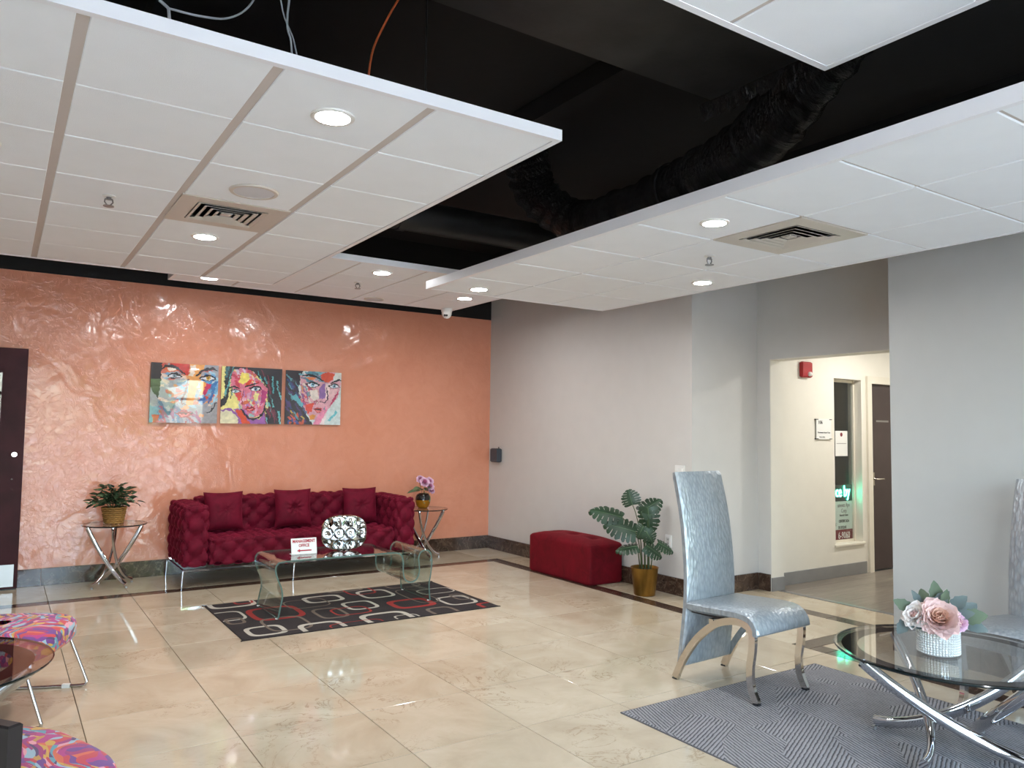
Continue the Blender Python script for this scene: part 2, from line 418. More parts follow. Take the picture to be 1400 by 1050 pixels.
# ------------------------------------------------------------------ hall seen through the opening
hx = 6.0
wh = MB()
for x0, x1, z0, z1 in ((1.083, 2.09, 0, 2.6), (2.09, 2.58, 0, .33), (2.09, 2.58, 2.075, 2.6), (2.58, 2.70, 0, 2.6), (2.70, 3.62, 2.09, 2.6), (3.62, hx, 0, 2.6)):
    wh.box(x0, x1, -3.49, -3.33, z0, z1)
struct('wall_hall', wh, M['cream_wall'])
struct('wall_hall_near', MB().box(1.083, hx, -5.48, -5.33, 0, 2.6), M['cream_wall'])
struct('wall_hall_end', MB().box(hx, hx+.1, -5.5, -3.3, 0, 2.6), M['cream_wall'])
struct('ceiling_hall', MB().box(1.083, hx, -5.4, -3.4, 2.6, 2.7), M['tile'])
fh = struct('floor_hall', MB().box(1.0, hx, -5.35, -3.49, -.1, -.004), M['plank'])
for r in range(10):
    y1 = -3.49-r*.184; off = (r*.47) % 1.2
    cuts = [1.03]+[c for c in [1.03+off+1.2*i for i in range(0, 5)] if 1.1 < c < hx]+[hx]
    for a, b in zip(cuts[:-1], cuts[1:]): tile(a, b, y1-.184, y1, M['plank'], 'floor_plank', .0006, 0, fh)
struct('trim_2', MB().bevbox(.978, 1.032, -5.12, -3.611, -.005, .006, .003), M['steel'])
struct('trim_3', MB().box(2.135, 2.155, -3.40, -3.385, .33, 2.075).box(2.555, 2.58, -3.41, -3.38, .33, 2.075).box(2.155, 2.555, -3.40, -3.385, .33, .36).box(2.155, 2.555, -3.40, -3.385, 2.045, 2.075).bevbox(2.07, 2.6, -3.51, -3.33, .31, .335, .004), M['frame_cream'])
w2 = struct('window_2', MB().box(2.09, 2.58, -3.396, -3.390, .335, 2.075), M['pane'])
# dim office behind the narrow window
M['office'] = plain('slate_office_paint', srgb(156,168,182), .7, 0, .03)
struct('wall_office', MB().box(1.5, 4.2, -1.9, -1.8, 0, 2.6).box(1.4, 1.5, -3.33, -1.8, 0, 2.6).box(4.2, 4.3, -3.33, -1.8, 0, 2.6).box(1.4, 4.3, -3.33, -1.8, 2.6, 2.7).box(1.4, 4.3, -3.33, -1.8, -.1, 0), M['office'])
d3 = struct('door_3', MB().box(2.95, 3.75, -1.935, -1.9, 0, 2.1), M['black_plastic'])
d3f = MB().box(2.87, 2.95, -1.95, -1.9, 0, 2.18).box(3.75, 3.83, -1.95, -1.9, 0, 2.18).box(2.87, 3.83, -1.95, -1.9, 2.1, 2.18).build('door_frame', M['office'], d3)
# hall door
d2 = struct('door_2', MB().bevbox(2.745, 3.575, -3.475, -3.43, .008, 2.045, .002), M['door_brown'])
MB().box(2.665, 2.745, -3.515, -3.33, 0, 2.125).box(3.575, 3.655, -3.515, -3.33, 0, 2.125).box(2.745, 3.575, -3.515, -3.33, 2.045, 2.125).build('door_frame', M['frame_cream'], d2)
h = MB().tube([(2.80,-3.475,1.0),(2.80,-3.53,1.0),(2.815,-3.535,1.0),(2.92,-3.535,1.0)], .010, 8).box(2.775, 2.825, -3.483, -3.475, .93, 1.07)
h.build('handle', M['nickel'], d2, 40)
MB().box(2.88, 3.12, -3.478, -3.475, 1.625, 1.645).build('door_strip', M['steel'], d2)  # thin horizontal steel strip across the door face
# the mahogany door leaf folded against the salmon wall
d1 = struct('door_1', MB().bevbox(-5.86, -5.025, -.10, -.055, .012, 2.165, .002).box(-5.30, -5.288, -.112, -.10, .45, 1.95), M['mahogany'])
MB().box(-5.70, -5.215, -.1035, -.1005, .5, 1.94).build('door_light', M['bronze_glass'], d1)
gf = MB().box(-5.215, -5.200, -.113, -.10, .47, 1.97).box(-5.715, -5.70, -.113, -.10, .47, 1.97).box(-5.715, -5.20, -.113, -.10, 1.955, 1.97).box(-5.715, -5.20, -.113, -.10, .47, .485)
gf.build('glazing_bead', M['mahogany'], d1)
MB().box(-5.83, -5.055, -.1025, -.10, .03, .225).build('kick_plate', M['steel'], d1)
lk = MB(); lk.lathe([(0,.02),(.022,.02),(.026,.012),(.03,0)], 24); lk.v = [(x-5.095, -.10-z, 1.206+y) for x, y, z in lk.v]
lk.build('lock_cylinder', M['nickel'], d1, 40)
bt = MB(); bt.sphere((-5.105, -.10, .985), .008, 8, 6); bt.build('bolt', M['steel'], d1, 60)
MB().box(-5.15, -5.03, -.09, -.06, 0, .012).build('door_foot', M['black_plastic'], d1)

# ------------------------------------------------------------------ hanging ceiling panels
def panel(label, xl, yl, z, fh_, gx, gy, skip=()):
    x0, x1, y0, y1 = min(xl), max(xl), min(yl), max(yl)
    o = thing('ceiling_panel', label, 'ceiling panel', (0,0,0))
    t = .012
    f = MB().box(x0-t, x1+t, y0-t, y0, z, z+fh_).box(x0-t, x1+t, y1, y1+t, z, z+fh_).box(x0-t, x0, y0, y1, z, z+fh_).box(x1, x1+t, y0, y1, z, z+fh_)
    f.box(x0, x1, y0, y0+.018, z, z+.004).box(x0, x1, y1-.018, y1, z, z+.004).box(x0, x0+.018, y0+.018, y1-.018, z, z+.004).box(x1-.018, x1, y0+.018, y1-.018, z, z+.004)
    f.build('edge_trim', M['fascia'], o)
    MB().box(x0, x1, y0, y1, z+.022, z+fh_-.002).build('backing', M['tile'], o)
    for x in sorted(xl)[1:-1]: MB().box(x-gx/2-.008, x+gx/2+.008, y0, y1, z+.009, z+.0215).build('grid_bar', M['tbar'], o)
    for y in sorted(yl)[1:-1]: MB().box(x0, x1, y-gy/2-.008, y+gy/2+.008, z+.0095, z+.0212).build('cross_bar', M['tbar'], o)
    xs, ys = sorted(xl), sorted(yl); cache = {}
    for i in range(len(xs)-1):
        for j in range(len(ys)-1):
            if (i, j) in skip: continue
            w, h = round(xs[i+1]-xs[i]-gx, 3), round(ys[j+1]-ys[j]-gy, 3)
            if (w, h) not in cache:
                cache[w, h] = MB().bevbox(-w/2, w/2, -h/2, h/2, 0, .018, .003).mesh('ceiling_tile'); cache[w, h].materials.append(M['tile'])
            link('ceiling_tile', cache[w, h], None, o, ((xs[i]+xs[i+1])/2, (ys[j]+ys[j+1])/2, z+.002+random.uniform(0, .0012)))
    return o
LZ, RZ, PZ, QZ = 2.756, 2.61, 2.825, 3.0
panel('hanging white tile panel with thick grid lines over the red sofa side', [-3.215-.6135*k for k in range(7)], [-5.706,-5.108]+[-5.108+.61*k for k in range(1, 7)], LZ, .05, .040, .009, {(4, 3)})
panel('low hanging white tile panel along the gray wall over the armless silver chair', [-2.38,-1.77,-1.16,-.55], [-5.902+.61*k for k in range(-4, 6)], RZ, .064, .012, .015, {(1, 4)})
panel('small white tile panel tucked behind the others by the salmon wall corner', [-1.0,-1.605,-2.21,-2.815,-3.42,-3.974], [-.77,-1.38,-1.99,-2.54], PZ, .05, .022, .008)
panel('high white tile panel hiding the end of the black duct', [-2.409-.6*k for k in range(4)], [-6.484-.61*k for k in range(4)], QZ, .03, .022, .012)

def downlight(x, y, z, label, r=.088, group=None, lens='lens'):
    o = thing('downlight', label, 'light', (x, y, z), 0, group)
    MB().lathe([(r*.80,.002),(r*.82,-.006),(r*.98,-.007),(r+.004,-.003),(r+.004,.002)], 32).build('trim_ring', M['white_plastic'], o, 50)
    MB().lathe([(0.0005,-.0035),(r*.5,-.0035),(r*.81,-.003)], 32).build('lens', M[lens], o, 60)
    return o
downlight(-4.13, -5.38, LZ, 'lit round downlight two tiles in front of the round ceiling speaker', .086)
downlight(-4.12, -2.95, LZ, 'lit round downlight just behind the square vent above the sofa', .084)
downlight(-5.36, -4.19, LZ, 'lit round downlight over the mahogany door side of the sofa panel')
downlight(-2.05, -5.56, RZ, 'lit round downlight in the low panel next to the square vent', .075)
downlight(-.85, -4.37, RZ, 'lit round downlight in the low panel above the alcove edge', .078)
downlight(-2.05, -3.10, RZ, 'lit round downlight at the far end of the low panel', .078)
downlight(-2.52, -2.25, PZ, 'lit round downlight at the front edge of the small far panel', .085)
downlight(-1.30, -1.57, PZ, 'lit round downlight beside the dome camera on the small far panel', .085)
downlight(-3.69, -1.08, PZ, 'lit round downlight over the sofa pillows by the salmon wall', .085)
downlight(-2.06, -7.75, RZ, 'lit round downlight at the street end of the low panel')
downlight(2.2, -4.45, 2.6, 'lit round downlight in the cream hallway near the opening', .09, None, 'lens_hall')
downlight(4.2, -4.45, 2.6, 'lit round downlight deep in the cream hallway', .09, None, 'lens_hall')

def vent(x, y, z, label):
    o = thing('ceiling_vent', label, 'vent', (x, y, z))
    f = MB(); a, b = .300, .20
    for (x0, x1, y0, y1) in ((-a,a,-a,-b),(-a,a,b,a),(-a,-b,-b,b),(b,a,-b,b)): f.box(x0, x1, y0, y1, -.001, .012)
    f.build('face_plate', M['vent'], o)
    MB().box(-.2, .2, -.2, .2, .022, .026).build('throat', M['vent_dark'], o)
    for k in range(4):
        s = .195-.042*k; q = MB()
        prof = [(s, -.005), (s, -.003), (s-.020, .004), (s-.020, .002)]
        pts = []
        for (d, zz) in prof: pts += [(-d,-d,zz),(d,-d,zz),(d,d,zz),(-d,d,zz)]
        fs = []
        for j in range(4):
            for c in range(4):
                A, B = j*4+c, j*4+(c+1) % 4; n = ((j+1) % 4)*4; fs.append((A, B, n+(c+1) % 4, n+c))
        q.add(pts, fs).build('louver', M['vent'], o)
    MB().box(-.03, .03, -.03, .03, .0, .008).build('core', M['vent'], o)
    return o
vent(-4.1315, -3.583, LZ, 'square four-way air vent beside the round ceiling speaker')
vent(-1.465, -5.597, RZ, 'square four-way air vent in the low panel by the gray wall')
sp = thing('ceiling_speaker', 'round flush speaker with pale mesh grille in the sofa panel', 'speaker', (-4.12, -4.16, LZ))
MB().lathe([(.105,.002),(.107,-.008),(.125,-.008),(.130,.002)], 40).build('bezel', M['vent'], sp, 50)
MB().lathe([(.0005,-.006),(.06,-.0065),(.106,-.005)], 40).build('grille', M['speaker'], sp, 60)
sp2 = thing('ceiling_speaker', 'round flush speaker at the wall edge of the small far panel', 'speaker', (-2.03, -.95, PZ))
MB().lathe([(.085,.002),(.087,-.008),(.10,-.008),(.105,.002)], 32).build('bezel', M['vent'], sp2, 50)
MB().lathe([(.0005,-.006),(.05,-.0065),(.086,-.005)], 32).build('grille', M['speaker'], sp2, 60)
def sprinkler(x, y, z, label):
    o = thing('sprinkler', label, 'sprinkler', (x, y, z))
    MB().lathe([(.0005,.001),(.034,0.001),(.034,-.003),(.012,-.008),(.0005,-.008)], 20).build('escutcheon', M['white_plastic'], o, 50)
    b = MB().tube([(0,0,0),(0,0,-.018)], .009, 8)
    b.tube([(.012,0,-.016),(.014,0,-.03),(.004,0,-.046)], .003, 6).tube([(-.012,0,-.016),(-.014,0,-.03),(-.004,0,-.046)], .003, 6).tube([(-.013,0,-.016),(.013,0,-.016)], .004, 6)
    b.v = [(x*1.5, y*1.5, z*1.2) for x, y, z in b.v]; b.build('frame', M['aluminium'], o, 50)
    MB().lathe([(.0005,-.055),(.028,-.056),(.028,-.060),(.0005,-.060)], 14).build('deflector', M['aluminium'], o, 40)
sprinkler(-4.765, -3.60, LZ, 'small metal fire sprinkler on the sofa panel left of the vent')
sprinkler(-1.476, -5.005, RZ, 'small metal fire sprinkler under the low panel behind its vent')
sprinkler(-2.52, -1.71, PZ, 'small metal fire sprinkler on the small far panel')
# dome camera
cc = thing('security_camera', 'white dome security camera under the corner of the small panel', 'camera', (-1.12, -.86, PZ))
MB().lathe([(.0005,.001),(.062,.001),(.062,-.03),(.056,-.04)], 24).build('mount', M['white_plastic'], cc, 40)
MB().lathe([(.056,-.038),(.055,-.06),(.046,-.088),(.028,-.105),(.0005,-.112)], 24).build('housing', M['white_plastic'], cc, 60)
for a in (-.28, .28):
    d = Vector((-.62+a*.7, -.68-a*.4, -.38)).normalized()
    MB().sphere(Vector((0,0,-.062))+d*.047, .0135, 10, 8).build('lens', M['black_plastic'], cc, 60)

# ------------------------------------------------------------------ things in the black ceiling void
def m_film():
    t = NT('wrinkled_black_film'); v = t.coords('Object', (1.6, 9, 1.6))
    t.set(Base_Color=(.006,.0055,.005,1), Roughness=.14); a = t.bump(t.noise(v, 5, 5, .65, 1.6).outputs['Fac'], 1.0, .05); t.norm(a); return t.m
M['black_film'] = m_film()
dt = thing('air_duct', 'long black rectangular air duct with torn wrap at its end', 'duct', (0,0,0))
MB().bevbox(-7.5, -2.19, -6.45, -5.66, 3.2, 3.56, .03).build('duct_body', M['black_duct'], dt)
flp = MB()
for k in range(9):
    y = -6.40+.09*k; h = .05+.05*random.random()
    flp.add([(-2.19,y,3.22),(-2.19,y+.1,3.22),(-2.15-.03*random.random(),y+.09,3.2-h),(-2.16,y+.02,3.2-h*.8)], [(0,1,2,3)])
flp.build('torn_wrap', M['black_film'], dt)
fx = thing('flexible_duct', 'fat wrinkled black plastic flexible duct above the low panel edge', 'duct', (0,0,0))
pts = crom([(-1.75,-3.3,3.72),(-1.55,-3.2,3.45),(-1.3,-3.45,3.2),(-1.33,-4.1,3.14),(-1.4,-4.8,3.17),(-1.5,-5.4,3.24),(-1.6,-5.9,3.48),(-1.62,-6.2,3.74)], 12)
rad = [.17+.012*math.sin(i*1.9)+.015*random.random() for i in range(len(pts))]
MB().tube(pts, rad, 20).build('hose', M['black_film'], fx, 179)
strap = [(-1.38+.19*math.cos(a), -4.6, 3.16+.19*math.sin(a)) for a in np.linspace(0, 2*PI, 20)]
MB().tube(strap, .006, 6).build('strap', M['black_duct'], fx)
pp = thing('round_duct', 'round black duct running behind the small far panel', 'duct', (0,0,0))
MB().tube([(-5.5,-2.75,3.22),(-3.5,-2.75,3.22),(-.3,-2.75,3.22)], .13, 20).build('pipe', M['black_duct'], pp, 60)
MB().tube([(-2.62,-2.75,3.22),(-2.55,-2.75,3.22)], .14, 20).build('collar', M['black_duct'], pp, 60)
for x in (-4.6, -2.2): 
    tag(MB().box(x-.06, x+.06, -9, -2.9, 3.6, 3.74).build('roof_joist', M['black'], None), 'black roof joist %s' % ('above the sofa panel' if x < -4 else 'between the two hanging tile panels'), 'joist')
M['wire_gray'] = plain('gray_wire', srgb(150,152,156), .5); M['wire_orange'] = plain('orange_cable', srgb(150,66,28), .5)
tag(MB().tube(crom([(-4.80,-5.60,2.90),(-4.70,-5.62,2.895),(-4.6,-5.6,2.93),(-4.52,-5.58,3.02),(-4.46,-5.55,3.2)], 6), .004, 6).tube([(-4.83,-5.6,2.92),(-4.80,-5.6,2.90),(-4.79,-5.6,2.81)], .006, 6).build('loose_wire', M['wire_gray'], None, 60), 'gray wire looping up from the sofa panel edge', 'wire')
tag(MB().tube(crom([(-4.375,-5.62,2.80),(-4.385,-5.62,2.9),(-4.40,-5.62,3.0),(-4.36,-5.62,3.4)], 6), .004, 6).tube(crom([(-4.35,-5.62,2.80),(-4.37,-5.6,2.92),(-4.42,-5.6,3.05),(-4.45,-5.6,3.4)], 6), .003, 6).build('hanger_wire', M['wire_gray'], None, 60), 'pair of gray hanger wires rising from the sofa panel', 'wire')
tag(MB().tube(crom([(-4.09,-5.64,2.80),(-4.07,-5.64,2.95),(-4.01,-5.64,3.1),(-3.9,-5.64,3.35),(-3.85,-5.6,3.7)], 6), .0045, 6).build('orange_cable', M['wire_orange'], None, 60), 'thin orange cable dropping onto the sofa panel edge', 'cable')
tag(MB().tube(crom([(-3.77,-5.5,2.80),(-3.775,-5.5,2.86),(-3.765,-5.5,2.92),(-3.77,-5.5,3.0),(-3.77,-5.5,3.74)], 6), .004, 6).build('twisted_hanger', M['black_duct'], None, 60), 'dark twisted hanger wire beside the orange cable', 'wire')

# ------------------------------------------------------------------ fittings on the walls
bx = thing('wall_speaker', 'dark slate wall box with antenna nub by the salmon corner', 'wall box', (0, -.235, 1.17))
MB().bevbox(-.085, -.012, -.075, .075, -.085, .085, .012).build('case', M['slate_plastic'], bx)
MB().box(-.012, 0, -.05, .05, -.06, .06).build('bracket', M['black_plastic'], bx)
MB().tube([(-.04,-.05,.08),(-.04,-.05,.105)], .006, 8).build('knob', M['black_plastic'], bx)
def plate(name, label, cat, y, z, w, h, kind):
    o = thing(name, label, cat, (0, y, z))
    MB().bevbox(-.008, 0, -w/2, w/2, -h/2, h/2, .003).build('cover_plate', M['white_plastic'], o)
    if kind == 'switch':
        for s in (-.024, .024): MB().bevbox(-.013, -.007, s-.016, s+.016, -.033, .033, .002).build('rocker', M['white_plastic'], o)
    else:
        MB().bevbox(-.011, -.007, -.02, .02, -.036, .036, .002).build('socket_face', plain('socket_gray', srgb(200,198,194), .4), o)
        for zz in (-.017, .017): MB().box(-.0115, -.0105, -.009, -.005, zz-.006, zz+.006).box(-.0115, -.0105, .005, .009, zz-.006, zz+.006).build('slot', M['black_plastic'], o)
plate('light_switch', 'white double light switch plate near the gray wall edge', 'light switch', -3.315, 1.121, .118, .118, 'switch')
plate('wall_outlet', 'white wall outlet behind the monstera plant', 'outlet', -3.17, .472, .08, .12, 'outlet')
fa = thing('fire_alarm', 'red fire alarm strobe on the cream hallway wall', 'alarm', (1.59, -3.49, 2.135))
M['alarm_red'] = plain('alarm_red', srgb(168,28,36), .35, 0, .05)
MB().bevbox(-.075, .075, -.045, 0, -.08, .08, .012).build('housing', M['alarm_red'], fa)
st = MB(); st.sphere((.028,-.05,-.045), .03, 12, 8, (1,.8,.8)); st.build('strobe', M['white_plastic'], fa, 60)

# ------------------------------------------------------------------ writing
def text(body, size, mat, parent, loc, rot=(PI/2,0,0), align='CENTER', ext=.0006, name='lettering', sx=1.0, bold=0):
    c = bpy.data.curves.new('t', 'FONT'); c.body = body; c.size = size; c.align_x = align; c.align_y = 'CENTER'; c.extrude = ext; c.resolution_u = 2; c.offset = bold
    o = bpy.data.objects.new('t', c); COL.objects.link(o)
    bpy.context.view_layer.update()
    me = bpy.data.meshes.new_from_object(o.evaluated_get(bpy.context.evaluated_depsgraph_get()))
    bpy.data.objects.remove(o); me.materials.clear(); me.materials.append(mat)
    q = link(name, me, None, parent, loc); q.rotation_euler = rot; q.scale = (sx, 1, 1); return q
M['ink'] = plain('black_ink', srgb(34,32,34), .6); M['ink_red'] = plain('red_ink', srgb(170,24,44), .5); M['ink_gray'] = plain('gray_ink', srgb(120,112,110), .6)
M['paper'] = plain('white_paper', srgb(232,232,228), .5, 0, .01)
M['sign_green'] = plain('pale_green_card', srgb(205,218,208), .5, 0, .01)
M['maroon'] = plain('maroon_print', srgb(120,22,40), .5)
M['neon'] = emit('lit_green_letters', (.08,1.0,.62,1), 9)
rs = thing('room_sign', 'clear room number plaque reading 106 beside the hallway window', 'sign', (1.887, -3.49, 1.535))
MB().bevbox(-.125, .125, -.016, -.012, -.105, .105, .001).build('backing', M['paper'], rs)
for sx in (-.115, .115):
    for sz in (-.1, .1): MB().box(sx-.02, sx+.02, -.02, 0, sz-.004, sz+.004).build('standoff', M['black_plastic'], rs)
text('106', .05, M['ink'], rs, (-.06,-.0165,.068), bold=.001)
text('Documents Apost Corp', .021, M['ink'], rs, (.0,-.0165,-.036), bold=.0006)
text('Notary Public', .017, M['ink'], rs, (-.03,-.0165,-.082))
nt = thing('paper_notice', 'white paper notice with small round emblem taped to window glass', 'notice', (2.345, -3.40, 1.386))
MB().box(-.11, .11, -.0015, 0, -.135, .135).build('sheet', M['paper'], nt)
MB().box(-.085, .085, -.0019, -.0015, -.004, .001).build('rule', M['ink_gray'], nt)
em = MB(); em.lathe([(.0005,.0004),(.022,.0004)], 20); em.v = [(x, -.0016-z, .095+y) for x, y, z in em.v]; em.build('emblem', M['maroon'], nt)
ng = thing('neon_sign', 'glowing green letters ce by in the narrow window', 'sign', (2.40, -3.383, .855))
MB().box(-.165, .16, 0, .02, -.085, .085).build('backing', M['black_plastic'], ng)
text('ce by', .17, M['neon'], ng, (-.02,-.004,.012), ext=.002, name='lit_letters', sx=.72, bold=.0008)
ws = thing('window_poster', 'pale green poster with printed services and maroon footer in the window', 'poster', (2.40, -3.383, .565))
MB().box(-.165, .16, 0, .004, -.1, .2).build('sheet', M['sign_green'], ws)
MB().box(-.165, .16, 0, .004, -.235, -.1).build('footer', M['maroon'], ws)
text('uments Apo', .062, M['ink_gray'], ws, (.0,-.001,.158), sx=.72)
text('Corp', .062, M['ink_gray'], ws, (.0,-.001,.098), sx=.72)
text('Notaria & Custom', .032, M['ink'], ws, (.0,-.001,.052), sx=.62)
text('CERTIFICADA', .042, M['ink'], ws, (.0,-.001,-.012), sx=.72, bold=.0006)
text('C', .04, M['ink'], ws, (-.145,-.001,-.045), sx=.72)
text('DE BODAS', .042, M['ink'], ws, (-.03,-.001,-.078), sx=.72, bold=.0006)
text('6-9060', .10, M['paper'], ws, (.0,-.001,-.165), sx=.75, bold=.001)

# ================================================================== FURNITURE
def tufted(mb, x0, x1, y0, y1, z0, z1, r, cell, depth, res=.022, skip=(), sub=.5):
    """rounded box whose faces are buttoned into diamonds; cell = size of a diamond along x, y, z"""
    lo = Vector((x0, y0, z0)); hi = Vector((x1, y1, z1)); ilo = lo+Vector((r,r,r)); ihi = hi-Vector((r,r,r))
    org = (x0, y0, z1)
    def h(p, a, b):
        u = (p[a]-org[a])/cell[a]; v = (p[b]-org[b])/cell[b]
        return (abs(math.sin(PI*(u+v)))*abs(math.sin(PI*(u-v))))**sub
    for ax in range(3):
        a, b = [i for i in range(3) if i != ax]
        na = max(4, round((hi[a]-lo[a])/res)); nb_ = max(4, round((hi[b]-lo[b])/res))
        for side in (0, 1):
            if (ax, side) in skip: continue
            def fn(s, t):
                q = Vector((0,0,0)); q[ax] = hi[ax] if side else lo[ax]
                q[a] = lo[a]+(hi[a]-lo[a])*s; q[b] = lo[b]+(hi[b]-lo[b])*t
                c = Vector([min(max(q[i], ilo[i]), ihi[i]) for i in range(3)]); d = (q-c)
                d = d.normalized() if d.length > 1e-9 else d
                return c+d*(r-depth+depth*h(q, a, b))
            mb.grid(fn, na, nb_)
    return mb

# ------------------------------------------------------------------ tufted sofa
so = thing('tufted_sofa', 'wine red velvet button-tufted sofa on thin chrome legs', 'sofa', (-2.615, -.455, 0))
sx, yb, yf = 1.18, .415, -.415
tufted(MB(), -.95, .95, yf+.01, .22, .18, .455, .06, (.19,.205,.18), .05, sub=.42).build('seat', M['velvet'], so, 40)
tufted(MB(), -.97, .97, .17, yb, .18, .795, .07, (.194,.245,.175), .05, sub=.42).build('backrest', M['velvet'], so, 40)
for s in (-1, 1):
    x0, x1 = (-sx, -.93) if s < 0 else (.93, sx)
    tufted(MB(), x0, x1, yf, yb, .175, .765, .075, (.25,.166,.1966), .055, sub=.42).build('armrest', M['velvet'], so, 40)
rl = MB()
for y in (yf+.01, yb-.03): rl.box(-sx+.01, sx-.01, y, y+.02, .160, .178)
for x in (-sx+.01, sx-.03): rl.box(x, x+.02, yf+.03, yb-.03, .160, .178)
rl.build('base_rail', M['chrome'], so)
for x in (-sx+.02, -.14, sx-.02):
    for y in (yf+.02, yb-.02):
        MB().tube([(x,y,.165),(x-.008*(1 if x < 0 else -1),y,0)], [.011,.007], 10).build('leg', M['chrome'], so, 50)

def pillow(loc, size, lean, rz, label, deep):
    o = thing('throw_pillow', label, 'pillow', loc, rz, 'velvet pillows on the sofa')
    n = 36; m = MB()
    for sgn in (-1, 1):
        def fn(s, t):
            u, v = 2*s-1, 2*t-1
            x = u*(1-.07*(1-v*v)); z = v*(1-.07*(1-u*u))
            th = .105*max(0, (1-u**4)*(1-v**4))**.6
            r2_ = u*u+v*v; a = math.atan2(v, u)
            th -= deep*math.exp(-r2_/.03) + .010*deep/.05*math.cos(9*a)*math.exp(-((math.sqrt(r2_)-.25)/.22)**2)
            th += .004*math.cos(14*u+3*v)*abs(v)**3*(1 if v > 0 else .3)
            return Vector((x*size/2, sgn*max(th, 0)*.8, z*size/2+size/2))
        m.grid(fn, n, n, flip=(sgn > 0))
    R = Matrix.Rotation(-lean, 3, 'X')
    m.v = [tuple(R @ Vector(p)) for p in m.v]
    m.build('cushion', M['velvet'], o, 60)
    b = MB(); b.sphere(R @ Vector((0, -.8*max(0, .095-deep)-.004, size/2)), .011, 10, 8); b.build('button', M['velvet'], o, 60)
    return o
pillow((-3.325, -.415, .456), .385, .18, .05, 'plump wine velvet pillow against the sofa arm nearest the basket plant', .022)
pillow((-2.635, -.415, .456), .39, .16, 0, 'wine velvet pillow with deep starburst button in the middle of the sofa', .055)
pillow((-1.895, -.415, .456), .385, .18, -.05, 'wine velvet pillow at the sofa end behind the silver sculpture', .035)

# ------------------------------------------------------------------ bent glass coffee table
prof = [(-3.376,0.006),(-3.36,.09),(-3.347,.165),(-3.357,.235),(-3.388,.31),(-3.405,.375),(-3.392,.418),(-3.355,.434),(-3.2,.436),(-2.92,.436),(-2.6,.436),(-2.42,.434),(-2.355,.415),(-2.332,.36),(-2.328,.26),(-2.305,.20),(-2.254,.178),(-2.202,.20),(-2.178,.26),(-2.182,.33),(-2.188,.375),(-2.168,.42),(-2.122,.438),(-2.078,.412),(-2.06,.34),(-2.068,.24),(-2.082,.15),(-2.078,.07),(-2.07,.006)]
cx0 = -2.74
P = crom([(x-cx0, 0, z) for x, z in prof], 5)
ct = thing('glass_coffee_table', 'bent clear glass coffee table with curled magazine end on the patterned rug', 'coffee table', (cx0, -2.115, .0085))
off = []
for i, p in enumerate(P):
    t = (P[min(i+1, len(P)-1)]-P[max(i-1, 0)]).normalized(); off.append(Vector((-t.z, 0, t.x))*.006)
yw = .285
g = MB(); e = MB(); n = len(P)
for sgn in (1, -1):
    vs = [(p+o*sgn+Vector((0, y, 0))) for y in (-yw, yw) for p, o in zip(P, off)]
    g.add(vs, [(i, i+1, n+i+1, n+i) if sgn > 0 else (i+1, i, n+i, n+i+1) for i in range(n-1)])
g.build('glass_sheet', M['glass'], ct, 60, False)
for y in (-yw, yw):
    vs = [p+o*s+Vector((0, y, 0)) for s in (1, -1) for p, o in zip(P, off)]
    e.add(vs, [(i, i+1, n+i+1, n+i) for i in range(n-1)])
e.build('glass_edge', M['glass_edge'], ct, None)
for i in (0, n-1):
    MB().add([P[i]+off[i]*s+Vector((0, y, 0)) for s, y in ((1,-yw),(1,yw),(-1,yw),(-1,-yw))], [(0,1,2,3)]).build('floor_edge', M['glass_edge'], ct)
for x, z in ((-3.376-cx0, 0), (-2.07-cx0, 0)):
    for y in (-yw+.03, yw-.03): MB().lathe([(.0005,0),(.012,0),(.012,.006),(.0005,.006)], 12, (x, y, 0)).build('foot_pad', M['white_plastic'], ct)

# the faceted silver vase
sv = thing('faceted_silver_sculpture', 'oval mirror silver vase of hammered square dimples on the glass coffee table', 'sculpture', (-2.745, -2.10, .452), math.radians(-14))
a_, b_ = .190, .147
def face(sgn):
    def fn(s, t):
        u, v = 2*s-1, 2*t-1
        # map square to superellipse
        k = (abs(u)**2.7+abs(v)**2.7)**(1/2.7); mx = max(abs(u), abs(v))
        f = mx/k if k > 1e-6 else 1
        x, z = u*f, v*f
        rr_ = min(1, (abs(x)**2.7+abs(z)**2.7))
        cu = abs(math.sin(PI*(x*2.25+.0))); cv = abs(math.sin(PI*(z*1.62+.5)))
        dome = .062*(1-rr_)**.42
        ex_ = ((x*2.0) % 1-.5)*2; ez_ = ((z*1.5+.5) % 1-.5)*2; q_ = max(abs(ex_), abs(ez_)); r_ = math.hypot(ex_, ez_)
        bowl = -.046*(1-min(1, r_)**2) if r_ < 1 else 0
        d = dome+(bowl)*(1-rr_**5)
        return Vector((x*a_, sgn*d, z*b_+b_))
    return fn
m = MB(); m.grid(face(-1), 90, 76); m.grid(face(1), 60, 50, flip=True)
m.build('dimpled_shell', M['mirror'], sv, 35)
MB().lathe([(.0005,.0),(.055,.0),(.05,.006),(.0005,.006)], 24).build('base', M['mirror'], sv, 40)

